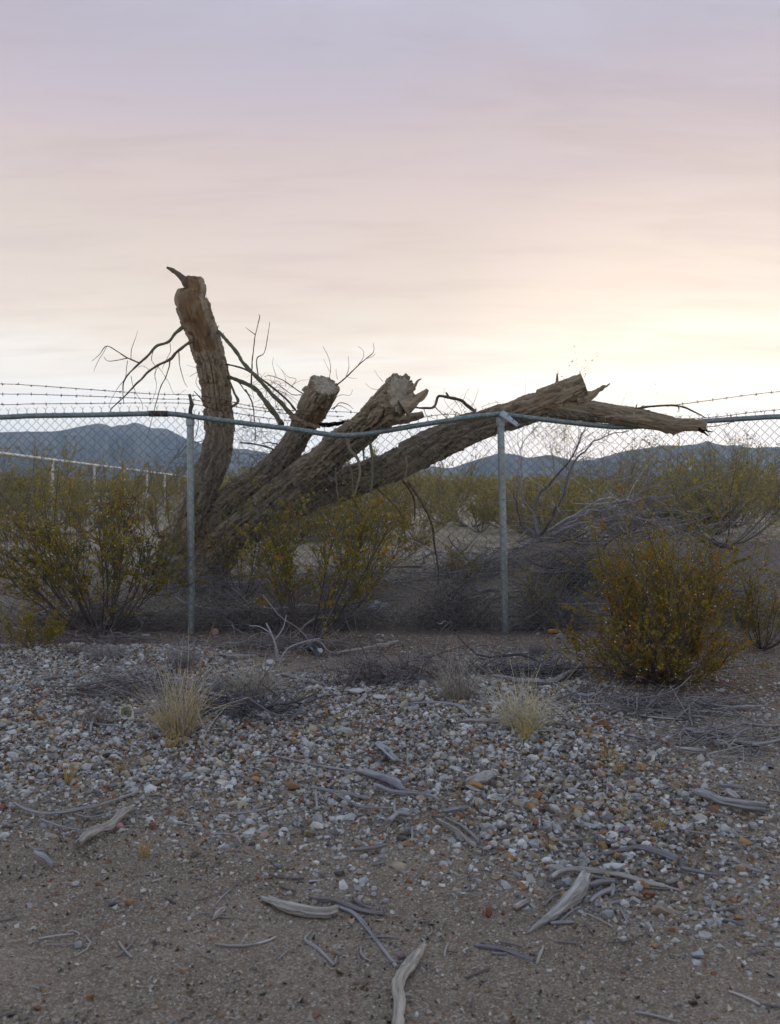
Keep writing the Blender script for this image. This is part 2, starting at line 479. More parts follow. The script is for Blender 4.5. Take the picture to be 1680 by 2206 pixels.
MAT = dict(
    bark=m_bark(), bare=m_bare(), cut=m_cut(), ground=m_ground(), mountain=m_mountain(), leaf=m_leaf(),
    branch=m_wood('branch_bark', (.12, .105, .075), (.20, .175, .13), (.10, .10, .065), 1.6, .4),
    grey=m_wood('weathered_wood', (.13, .122, .118), (.50, .49, .485), (.36, .335, .31), 1.3, 1.4),
    stem=m_col('stem', .9, None, 0), stone=m_col('stone', .85, 160, .22, .4), grass=m_col('dry_grass', .7, None, 0),
    steel=m_metal('galvanised_steel', (.27, .315, .315), (.38, .42, .42), .42, .45),
    rail=m_metal('galvanised_rail', (.16, .205, .20), (.27, .31, .30), .36, .55),
    wire=m_plain('galvanised_wire', (.21, .235, .23), .5, .4),
    rust=m_metal('rusty_wire', (.085, .055, .042), (.15, .085, .055), .7, .3, 40),
    arm=m_metal('cast_arm', (.34, .38, .41), (.42, .46, .49), .5, .5),
    dark=m_metal('dark_iron', (.05, .045, .04), (.09, .075, .06), .6, .4),
    pale=m_plain('pale_pipe', (.62, .60, .56), .5, .2),
    orange=m_col('orange_plastic', .45, None, 0), cup=m_col('pale_plastic', .5, None, 0), sheet=m_col('sun_bleached_sheet', .8, 40, .2, .4),
    seed=m_plain('seed_fluff', (.62, .60, .52), .9),
)

# ------------------------------------------------------------------ the setting
def build_ground():
    ys = np.concatenate([np.linspace(-40, 0.4, 16), np.arange(.6, 12, .043), 12 * (7200 / 12) ** np.linspace(0, 1, 150)])
    u = np.linspace(-1, 1, 230)
    u = np.sign(u) * np.abs(u) ** 1.15
    half = .74 * np.maximum(ys, 0) + 3.4 + .9 * np.maximum(-ys, 0)
    X = half[:, None] * u[None]; Yg = np.repeat(ys[:, None], len(u), 1)
    Z = hgt(X, Yg)
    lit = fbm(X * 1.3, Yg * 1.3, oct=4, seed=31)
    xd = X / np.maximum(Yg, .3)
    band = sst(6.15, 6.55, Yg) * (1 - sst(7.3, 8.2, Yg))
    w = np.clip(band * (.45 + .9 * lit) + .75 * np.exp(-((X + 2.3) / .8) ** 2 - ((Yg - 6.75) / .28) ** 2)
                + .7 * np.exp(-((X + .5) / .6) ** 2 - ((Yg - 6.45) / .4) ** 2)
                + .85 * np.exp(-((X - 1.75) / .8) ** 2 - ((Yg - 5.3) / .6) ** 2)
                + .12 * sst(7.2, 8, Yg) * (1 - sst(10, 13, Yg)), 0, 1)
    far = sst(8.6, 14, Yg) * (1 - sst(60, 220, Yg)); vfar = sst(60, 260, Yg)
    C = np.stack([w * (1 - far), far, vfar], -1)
    o = mesh('ground', np.stack([X, Yg, Z], -1), [grid_faces(len(ys), len(u), False)[:, ::-1][:, [3, 2, 1, 0]]], MAT['ground'], None, True, C.reshape(-1, 3))
    o['kind'] = 'structure'
    return o
build_ground()

RIDGE = [(-1400, 985), (-900, 960), (-400, 945), (-120, 930), (0, 928), (64, 926), (102, 928), (149, 920), (175, 916), (212, 908), (245, 916), (289, 907),
         (308, 910), (328, 920), (359, 918), (385, 935), (403, 942), (440, 955), (510, 966), (529, 963), (576, 974), (656, 980), (739, 996),
         (800, 1004), (883, 1008), (919, 1003), (970, 1007), (1016, 992), (1042, 983), (1070, 976), (1090, 973), (1139, 984), (1191, 978), (1236, 991),
         (1285, 987), (1355, 967), (1424, 958), (1494, 956), (1522, 946), (1557, 958), (1581, 954), (1616, 964), (1700, 958), (1900, 940), (2300, 965), (3000, 985)]
def build_mountains():
    rx = np.array([r[0] for r in RIDGE], float); ry = np.array([r[1] for r in RIDGE], float)
    xs = np.linspace(-1400, 3000, 640)
    yy = np.interp(xs, rx, ry)
    k = np.exp(-np.linspace(-2, 2, 7) ** 2); k /= k.sum()
    yy = np.convolve(np.pad(yy, 3, 'edge'), k, 'valid')
    yy = yy + 2.2 * fbm(xs / 16, xs * 0, oct=4, seed=77)
    t = np.linspace(0, 1, 44)
    R0 = 4600 + 500 * fbm(xs / 300, xs * 0, oct=2, seed=5)
    D = R0[:, None] + (t[None] - .5) * 2400
    ang = (HOR - yy) / FOC
    Hr = CAM_H + ang * R0
    prof = np.where(t < .5, (t / .5) ** 1.25, ((1 - t) / .5) ** 1.1)
    wob = fbm(xs[:, None] / 34 + 2.2 * t[None], t[None] * 5 + 0 * xs[:, None], oct=5, seed=41)
    ridge_n = 1 - np.abs(fbm(xs[:, None] / 26 + 1.5 * t[None], t[None] * 2.2 + 0 * xs[:, None], oct=4, seed=61)) * 2
    env = np.sin(np.pi * np.clip(t, 0, 1)) * (1 - np.exp(-((t - .5) / .07) ** 2))
    H = Hr[:, None] * prof[None] + (wob * .14 + ridge_n * .30 - .24) * Hr[:, None] * env[None]
    H = np.minimum(H, CAM_H + ang[:, None] * D * (.985 - .3 * np.abs(t[None] - .5)) + 1e9 * (np.abs(t[None] - .5) < .02))
    base = .0078 * D - 14
    H = np.maximum(H, base)
    H[:, 0] = base[:, 0] - 2; H[:, -1] = base[:, -1] - 2
    X = (xs[:, None] - 840) / FOC * D
    o = mesh('mountains', np.stack([X, D, H], -1), [grid_faces(len(xs), len(t), False)], MAT['mountain'], None, True)
    o['kind'] = 'structure'
build_mountains()

# the evening air: far things fade to blue
def build_haze():
    x0, x1, y0, y1, z0, z1 = -16000, 16000, -400, 9000, -60, 620
    V = [(x, y, z) for x in (x0, x1) for y in (y0, y1) for z in (z0, z1)]
    F = np.array([(0, 1, 3, 2), (4, 6, 7, 5), (0, 4, 5, 1), (2, 3, 7, 6), (0, 2, 6, 4), (1, 5, 7, 3)])
    m = bpy.data.materials.new('haze'); m.use_nodes = True
    t = m.node_tree; t.nodes.clear()
    o_ = t.nodes.new('ShaderNodeOutputMaterial'); v = t.nodes.new('ShaderNodeVolumePrincipled')
    v.inputs['Color'].default_value = (.60, .80, 1.0, 1); v.inputs['Density'].default_value = .000105
    v.inputs['Anisotropy'].default_value = 0.2
    t.links.new(v.outputs[0], o_.inputs['Volume'])
    o = mesh('haze', V, [F], m, None, False)
    o['kind'] = 'stuff'
build_haze()

# ------------------------------------------------------------------ the fence
FY = 7.2
RAIL1 = [(-260, 905), (0, 899), (64, 896), (200, 894), (330, 891), (372, 892), (412, 897)]
RAIL2 = [(412, 897), (470, 905), (560, 916), (640, 926), (700, 935), (742, 938.5), (790, 935), (820, 930), (890, 918), (960, 907), (1020, 898), (1076, 892)]
RAIL3 = [(1076, 892), (1129, 899), (1216, 909), (1290, 917), (1337, 920), (1420, 916), (1511, 908), (1616, 901), (1700, 897), (1990, 893)]
ALLR = RAIL1 + RAIL2[1:] + RAIL3[1:]
_rx = np.array([(p[0] - 840) / FOC * FY for p in ALLR]); _rz = np.array([CAM_H - (p[1] - HOR) / FOC * FY for p in ALLR])
def rail_z(x): return np.interp(x, _rx, _rz)
def fence_y(x, z):
    """the mesh plane, pushed towards the viewer where the limbs lean on it"""
    b = .05 * np.exp(-((x + .15) / .5) ** 2) * sst(.6, 1.5, z) + .012 * fbm(x * 1.4, z * 1.4, oct=2, seed=91)
    return FY - .034 - b
def build_fence():
    f = thing('chain_link_fence', 'chain link fence across the foreground, its top rail bent down by the fallen limbs', 'fence', (P(412, 1366, FY)[0], FY, 0))
    # posts
    for (xt, yt, xb, yb, lab) in ((410, 897, 412, 1385, None), (1078, 897, 1089, 1378, None), (-262, 905, -262, 1390, None), (1760, 897, 1762, 1370, None)):
        a, b = P(xt, yt, FY + .03), P(xb, yb, FY + .03)
        m = MB(); n = 24
        C = b + (a - b) * np.linspace(0, 1, n)[:, None]
        m.tube(C, np.full(n, .0285), 20)
        p = m.build('post', MAT['steel'], f)
        for q in (.12, .38, .63, .86):
            c = b + (a - b) * q
            m = MB(); th = np.linspace(0, 2 * np.pi, 25)
            m.tube(np.stack([c[0] + .0305 * np.cos(th), c[1] + .0305 * np.sin(th), c[2] + .004 * np.sin(th)], 1), np.full(25, .0022), 5, cap=False)
            m.build('wire_tie', MAT['wire'], p)
        if xt in (410, 1078):
            m = MB()
            zt = a[2]
            C = np.array([(a[0], a[1], zt - .075), (a[0], a[1], zt - .07), (a[0], a[1], zt - .02), (a[0], a[1], zt + .012), (a[0], a[1], zt + .03)])
            m.tube(C, np.array((.034, .0345, .0345, .030, .016)), 20)
            cp = m.build('post_cap', MAT['arm'], p)
    # rails
    for pts, r in ((RAIL1, .0208), (RAIL2, .0208), (RAIL3, .0208)):
        c = np.array([np.append(P(x, y, FY - (.03 if 690 < x < 900 else 0)), r) for x, y in pts])
        q, L = catmull(c, 90)
        m = MB(); m.tube(q[:, :3], q[:, 3], 18)
        m.build('top_rail', MAT['rail'], f)
    m = MB()
    q, L = catmull(np.array([np.append(P(x, y, FY), .0245) for x, y in ((322, 891.2), (345, 891.3), (362, 891.7))]), 12)
    m.tube(q[:, :3], q[:, 3], 18); m.build('rail_sleeve', MAT['dark'], f)
    for xr in np.arange(P(-200, 0, FY)[0], P(1900, 0, FY)[0], .41):
        xr = xr + random.uniform(-.08, .08)
        m = MB(); th = np.linspace(0, 2 * np.pi, 15)
        m.tube(np.stack([xr + .006 * np.sin(th * .5), FY + .0235 * np.cos(th) - .004, float(rail_z(xr)) + .0235 * np.sin(th)], 1), np.full(15, .0022), 4, cap=False)
        m.build('wire_tie', MAT['wire'], f)
    # broken barb arm standing on the left post
    m = MB()
    q, L = catmull(np.array([np.append(P(x, y, FY), r) for x, y, r in ((411, 902, .016), (410, 884, .016), (413, 872, .018), (411, 862, .014), (408, 849, .012))]), 26)
    m.tube(q[:, :3], q[:, 3], 10, flat=.45); m.build('barb_arm', MAT['dark'], f)
    # knocked-down barb arm on the right post, hanging to the right
    arm = MB()
    a, b = P(1080, 890, FY - .03), P(1116, 917, FY - .13)
    q, L = catmull(np.array([np.append(a, .030), np.append(a + (b - a) * .15, .027), np.append(a + (b - a) * .5, .0215), np.append(b, .0165)]), 22)
    arm.tube(q[:, :3], q[:, 3], 14, flat=.55)
    ao = arm.build('barb_arm', MAT['arm'], f)
    ao['label'] = 'knocked over grey barbed wire arm hanging off the post top'
    for tt in (.3, .62, .93):
        c = a + (b - a) * tt + np.array((.012, -.016, .012))
        m = MB(); d = np.array((.011, -.004, .014))
        m.tube(np.array([c - d, c + np.array((0, -.006, 0)), c + d]), np.full(3, .0028), 5)
        m.build('wire_slot', MAT['dark'], ao)
    # chain link: interlocked zigzag wires, every crossing real
    w = .0372; H0 = 24.0
    xs0 = P(-240, 900, FY)[0]; nx = int((P(1990, 900, FY)[0] - xs0) / w)
    nz = 50
    m = MB()
    k = np.arange(nz + 1)
    Ps = []
    for n in range(nx):
        colm = np.where((k + n) % 2 == 0, n, n + 1)
        sgn = np.where((k + n) % 2 == 0, 1, -1)
        x = xs0 + colm * w + sgn * .0012
        zf = k / nz
        zt = rail_z(x) + .020
        z = .0 + (zt - .0) * zf
        x = x + .008 * fbm(x * .7, z * .7, oct=1, seed=55)
        z = z + .005 * fbm(x * .8, z * .8, oct=1, seed=56)
        y = fence_y(x, z)
        pts = np.stack([x, y, z], 1)
        # rounded knuckles
        half = .07
        A = pts[:-1] + (pts[1:] - pts[:-1]) * half; B = pts[:-1] + (pts[1:] - pts[:-1]) * (1 - half)
        yo = np.where((k[:-1] % 2) == 0, .0016, -.0016)
        A[:, 1] += yo; B[:, 1] -= yo
        full = np.empty((nz * 2 + 2, 3)); full[0] = pts[0]; full[1:-1:2] = A; full[2:-1:2] = B; full[-1] = pts[-1]
        Ps.append(full)
    Ps = np.array(Ps)
    m.tubes(Ps, np.full(Ps.shape[:2], .0022), 3)
    # twisted barbed tips above the rail
    tips = []
    for n in range(0, nx, 1):
        top = Ps[n][-1]
        if (nz + n) % 2 == 0: continue
        for s in (-1, 1):
            jx = random.uniform(-.004, .004)
            tips.append([top, top + (0, 0, .014), top + (.004 * s, .002 * s, .026), top + (.017 * s + jx, .004 * s, .041 + random.uniform(-.005, .004))])
    m.tubes(np.array(tips), np.full((len(tips), 4), .0019), 4)
    m.build('chain_link_mesh', MAT['wire'], f, kind='stuff')
    # finer welded wire along the foot
    m = MB()
    x0, x1 = xs0, xs0 + nx * w
    xv = np.arange(x0, x1, .0255)
    topz = .66 + .05 * fbm(xv * .5, xv * 0, oct=2, seed=14)
    tv = np.linspace(0, 1, 6)
    zv = -.02 + (topz + .02)[:, None] * tv[None]
    Xv = np.repeat(xv[:, None], 6, 1)
    m.tubes(np.stack([Xv, fence_y(Xv, zv) - .008, zv], -1), np.full(Xv.shape, .00055), 3)
    zh = np.arange(.02, .66, .0255)
    xh = np.linspace(x0, x1, 120)
    Zh = np.repeat(zh[:, None], 120, 1) + .05 * fbm(xh * .5, xh * 0, oct=2, seed=14)[None] * (zh / .66)[:, None]
    Xh = np.repeat(xh[None], len(zh), 0)
    m.tubes(np.stack([Xh, fence_y(Xh, Zh) - .0095, Zh], -1), np.full(Xh.shape, .00055), 3)
    m.build('welded_mesh', MAT['wire'], f, kind='stuff')
    # barbed wire
    strands = [
        [(-260, 822), (0, 827), (64, 830), (190, 839), (326, 849), (407, 850), (470, 860), (545, 875), (624, 884), (760, 888), (790, 893)],
        [(-260, 842), (0, 848), (64, 850), (216, 855), (355, 860), (408, 860), (480, 872), (560, 885), (650, 893), (740, 897)],
        [(-260, 868), (0, 871), (64, 871), (190, 870), (300, 869), (409, 870), (470, 883), (540, 896), (620, 905), (720, 912)],
        [(1395, 878), (1455, 872), (1530, 863), (1616, 850), (1700, 842), (1900, 830)],
        [(1500, 902), (1560, 896), (1616, 889), (1700, 880), (1900, 866)],
        [(1465, 925), (1500, 921), (1545, 917), (1600, 905), (1700, 893)],
        [(730, 905), (800, 915), (870, 906), (960, 893), (1010, 898)],
    ]
    for si, sp in enumerate(strands):
        dpt = FY + (.02 if si < 3 else (-.02 if si == 3 else .05))
        c = np.array([P(x, y + .8 * math.sin(x * .05 + si), dpt + (.12 if (si < 3 and x > 420) else 0)) for x, y in sp])
        q, L = catmull(c, max(30, int(len(sp) * 26)))
        n = int(L / .012)
        q, L = catmull(c, n)
        ph = np.linspace(0, L / .06 * 2 * np.pi, n)
        m = MB()
        for s in (0, np.pi):
            o = np.stack([0 * ph, np.cos(ph + s), np.sin(ph + s)], 1) * .0021
            m.tube(q[:, :3] + o, np.full(n, .0017), 4)
        pr = []
        for d in np.arange(.05, L, .118):
            i = int(d / L * (n - 1)); c0 = q[i, :3]
            for bb in range(4):
                v = np.array((random.uniform(-.4, .4), random.uniform(-1, 1), random.uniform(-1, 1))); v /= np.linalg.norm(v)
                pr.append([c0, c0 + v * .016])
            pr.append([c0 - (.007, 0, 0), c0 + (.007, 0, 0)])
        pr = np.array(pr); R = np.full(pr.shape[:2], .0017); R[4::5] = .0042
        m.tubes(pr, R, 4)
        m.build('barbed_wire', MAT['rust'], f)
build_fence()

def build_back_fence():
    f = thing('chain_link_fence', 'far chain link fence with pale rail receding behind the left creosote bush', 'fence', (-7, 22, 0))
    p0, p1 = P(113, 990.5, 18.2), P(385, 1024.5, 36.0)
    d = (p1 - p0) / 5.0
    ts = np.arange(-2, 14)
    tops = [p0 + d * t for t in ts]
    C = np.array(tops)
    m = MB(); m.tube(C, np.full(len(C), .03), 8); m.build('top_rail', MAT['pale'], f)
    for c in tops:
        g = float(hgt(c[0], c[1]))
        m = MB(); m.tube(np.array([(c[0], c[1], g - .1), (c[0], c[1], c[2])]), np.full(2, .034), 8)
        m.build('post', MAT['pale'], f)
    a, b = tops[0], tops[-1]; L = np.linalg.norm((b - a)[:2])
    m = MB()
    nx = int(L / .11)
    A, B = [], []
    H = 1.85
    s = np.arange(-int(H / .11), nx)
    for sg in (1, -1):
        s0 = s * .11; s1 = s0 + H
        z0, z1 = np.zeros(len(s)), np.ones(len(s))
        lo, hi = np.clip(s0, 0, L), np.clip(s1, 0, L)
        ka, kb = (lo - s0) / H, (hi - s0) / H
        if sg < 0: ka, kb = 1 - ka, 1 - kb
        def pt(ss, kk):
            u = (ss / L)[:, None]
            q = a + (b - a) * u
            q = q.copy(); q[:, 2] = q[:, 2] - H * (1 - kk)
            return q
        A.append(np.stack([pt(lo, ka), pt(hi, kb)], 1))
    A = np.concatenate(A)
    m.tubes(A, np.full(A.shape[:2], .0022), 3)
    m.build('chain_link_mesh', MAT['wire'], f, kind='stuff')
build_back_fence()

# ------------------------------------------------------------------ the broken tree
def limb(name, pts, tree, seed, sides=124, step=.0088, cut=None, bare=None, depth=.048, linear=False, label=None):
    """pts: (x, y, Y, r) with r in picture units at that distance"""
    c = []
    for x, y, Y, r in pts:
        c.append(np.append(P(x, y, Y), r / FOC * Y))
    c = np.array(c)
    if linear:
        s = np.concatenate(([0], np.cumsum(np.linalg.norm(np.diff(c[:, :3], axis=0), axis=1))))
        n = int(s[-1] / step); t = np.linspace(0, s[-1], n)
        k = np.array((.1, .2, .4, .2, .1))
        q = np.stack([np.interp(t, s, c[:, i]) for i in range(4)], 1)
        qq = q.copy()
        for i in range(3):
            kk = np.ones(15) / 15
            qq[:, i] = np.convolve(np.pad(q[:, i], 7, 'edge'), kk, 'valid')
        qq[:, 3] = np.convolve(np.pad(q[:, 3], 1, 'edge'), np.ones(3) / 3, 'valid')
        q = qq; L = s[-1]
    else:
        _, L = catmull(c, 10)
        n = int(L / step)
        q, L = catmull(c, n)
    C, R = q[:, :3], q[:, 3]
    T, U, W = frames(C)
    a = np.arange(sides) / sides * 2 * np.pi
    S = np.linspace(0, L, n)
    ca, sa = np.cos(a)[None], np.sin(a)[None]
    rr = .115
    gx, gy, gz = ca * rr + 0 * S[:, None], sa * rr + 0 * S[:, None], np.repeat(S[:, None], sides, 1)
    # long plates split by furrows that wander and join
    wx = .012 * vn(gx * 12, gy * 12, gz * 8, seed + 1); wy = .012 * vn(gx * 12, gy * 12, gz * 8, seed + 2)
    f1 = np.abs(vn((gx + wx) * 27, (gy + wy) * 27, gz * 4.6, seed + 3))
    f2 = np.abs(vn((gx + wy) * 62, (gy + wx) * 62, gz * 13, seed + 4))
    br = vn(gx * 40, gy * 40, gz * 45, seed + 5)
    lumps = fbm(gx * 6, gy * 6, gz * 3.5, oct=3, seed=seed + 6)
    ridge = sst(.0, .24, f1) * (.58 + .42 * sst(0, .22, f2))
    plate = sst(-.05, .06, vn(gx * 15, gy * 15, gz * 9, seed + 8))
    Dd = depth * (ridge * (.74 + .26 * plate) - .70) + .004 * br + .006 * fbm(gx * 80, gy * 80, gz * 50, oct=2, seed=seed + 7)
    Dl = .085 * lumps * R[:, None]
    bm = np.zeros_like(gx)
    if bare is not None:
        s0, s1, dirv, wid = bare
        dv_ = np.asarray(dirv, float); dv_ /= np.linalg.norm(dv_)
        nrm = ca[..., None] * U[:, None] + sa[..., None] * W[:, None]
        al = (nrm @ dv_)
        e = .10 * fbm(gx * 14, gy * 14, gz * 9, oct=3, seed=seed + 9)
        bm = sst(-.06, .06, al - math.cos(wid) + e) * sst(-.02, .02, S[:, None] / L - s0 + e * .12) * sst(-.02, .02, s1 - S[:, None] / L + e * .12)
        Db = -.014 + .010 * vn(gx * 45, gy * 45, gz * 2.5, seed + 10) - .016 * (1 - sst(0, .12, np.abs(vn(gx * 16, gy * 16, gz * 2, seed + 11)))) - .020 * sst(.05, .5, vn(gx * 14, gy * 14, gz * 6, seed + 12))
        Dd = Dd * (1 - bm) + Db * bm
    ends = 1 - sst(0, .02, (L - S)[:, None]) * 0
    Rr = R[:, None] + Dl + Dd * np.minimum(1, (R[:, None] / .125) ** 1.3) * ends
    V = C[:, None] + Rr[..., None] * (ca[..., None] * U[:, None] + sa[..., None] * W[:, None])
    gr = np.stack([gx * R[:, None] / rr, gy * R[:, None] / rr, gz], -1)
    V = V.reshape(n, sides, 3)
    if cut is not None:
        c0, nn = np.asarray(cut[0], float), np.asarray(cut[1], float)
        nn /= np.linalg.norm(nn)
        over = (V - c0) @ nn
        ax = T[-1]
        over = over - .004 * vn(V[..., 0] * 60, V[..., 1] * 60, V[..., 2] * 60, seed + 20)
        V = V - ax * (np.maximum(over, 0) / (ax @ nn))[..., None]
    F = grid_faces(n, sides)
    fm = bm.reshape(-1)[F].mean(1) > .5
    Vf = V.reshape(-1, 3); gf = gr.reshape(-1, 3)
    def sub(Fs, nm, mat, par):
        u, inv = np.unique(Fs, return_inverse=True)
        return mesh(nm, Vf[u], [inv.reshape(-1, 4)], mat, par, True, None, gf[u])
    o = sub(F[~fm] if bare is not None else F, name, MAT['bark'], tree)
    if label: o['label'] = label
    if bare is not None and fm.any():
        sub(F[fm], 'bare_wood', MAT['bare'], o)['label'] = 'orange brown wood where the bark is gone'
    # loose flakes of bark standing off the surface
    rgf = np.random.default_rng(seed)
    nfl = int(L * 260)
    ii = rgf.integers(2, n - 6, nfl); jj = rgf.integers(0, sides, nfl)
    keep = (bm[ii, jj] < .3) & (ii < n * (.86 if cut is not None else .97))
    ii, jj = ii[keep], jj[keep]; nfl = len(ii)
    p0 = V[ii, jj]; nr = (np.cos(a)[jj][:, None] * U[ii] + np.sin(a)[jj][:, None] * W[ii]); tn = np.cross(T[ii], nr)
    ln = rgf.uniform(.012, .045, nfl)[:, None]; wd = rgf.uniform(.003, .009, nfl)[:, None]; up_ = rgf.uniform(.001, .012, nfl)[:, None] * np.where(rgf.random(nfl) < .5, 1, -.3)[:, None]
    tw = rgf.normal(0, .25, nfl)[:, None]
    q0 = p0 - tn * wd - nr * .002; q1 = p0 + tn * wd - nr * .002
    q2 = p0 + T[ii] * ln + tn * (wd * .7 + tw * ln) + nr * up_; q3 = p0 + T[ii] * ln - tn * (wd * .7 - tw * ln) + nr * (up_ + .003)
    Vfl = np.stack([q0, q1, q2, q3], 1).reshape(-1, 3)
    mesh('bark_flakes', Vfl, [np.arange(nfl * 4).reshape(-1, 4)], MAT['bark'], o, False, None, np.repeat(gr[ii, jj], 4, 0) + rgf.normal(0, .003, (nfl * 4, 3)), 'stuff')
    # end grain: rings of the last section pulled to its centre
    end = V[-1]; ctr = end.mean(0)
    if cut is not None:
        ctr = ctr - (((ctr - c0) @ nn)) * nn
    es = np.concatenate([end[-9:], end, end[:9]])
    es = np.stack([np.convolve(es[:, q_], np.ones(19) / 19, 'valid') for q_ in range(3)], 1)
    rings = []
    ks = [1.0, .93, .8, .62, .42, .2]
    for k in ks: rings.append(ctr + ((end if k > .99 else es) - ctr) * k)
    A = np.array(rings)
    ax = T[-1]
    rough = .0035 * fbm(A[..., 0] * 50, A[..., 1] * 50, A[..., 2] * 50, oct=3, seed=seed + 30) * 2
    if cut is None: rough = rough * 3 + .02 * vn(A[..., 0] * 18, A[..., 1] * 18, A[..., 2] * 18, seed=seed + 31)
    rough[0] = 0
    A = A + ax * rough[..., None] + ax * .003 * (np.array(ks) < .97)[:, None, None]
    Vc = np.vstack([A.reshape(-1, 3), ctr[None]])
    Fc = grid_faces(len(ks), sides)
    j = np.arange(sides); b = (len(ks) - 1) * sides
    tri = np.stack([b + j, b + (j + 1) % sides, np.full(sides, len(Vc) - 1)], 1)
    mesh('cut_face' if cut is not None else 'broken_end', Vc, [Fc, tri], MAT['cut'], o, True, None, Vc - ctr)
    return o

def twig(path, Y0, Y1, r0, r1, zone, par, mat='branch', name='branch', seed=0, col=(1, 1, 1), sides=7, mb=None, wob=.3):
    k = ZN[zone][2]; n0 = len(path)
    c = []
    for i, p in enumerate(path):
        t = i / (n0 - 1)
        Y = Y0 + (Y1 - Y0) * t
        x, y = zz_(zone, p)
        c.append(np.append(P(x, y, Y), (r0 + (r1 - r0) * t) * k / FOC * Y))
    c = np.array(c)
    _, L = catmull(c, 8)
    n = max(8, int(L / .02))
    q, L = catmull(c, n)
    s = np.linspace(0, L, n)
    for i in range(3):
        q[:, i] += wob * .012 * vn(s * 14, s * 0 + i * 7.3, seed=seed + 3) * np.minimum(1, s / .05)
    q[:, 3] *= 1 + .18 * vn(s * 30, s * 0, seed=seed + 9)
    m = mb or MB()
    m.tube(q[:, :3], np.maximum(q[:, 3], .0011), sides, col)
    if mb is None:
        return m.build(name, MAT[mat], par, True, None, True, True)

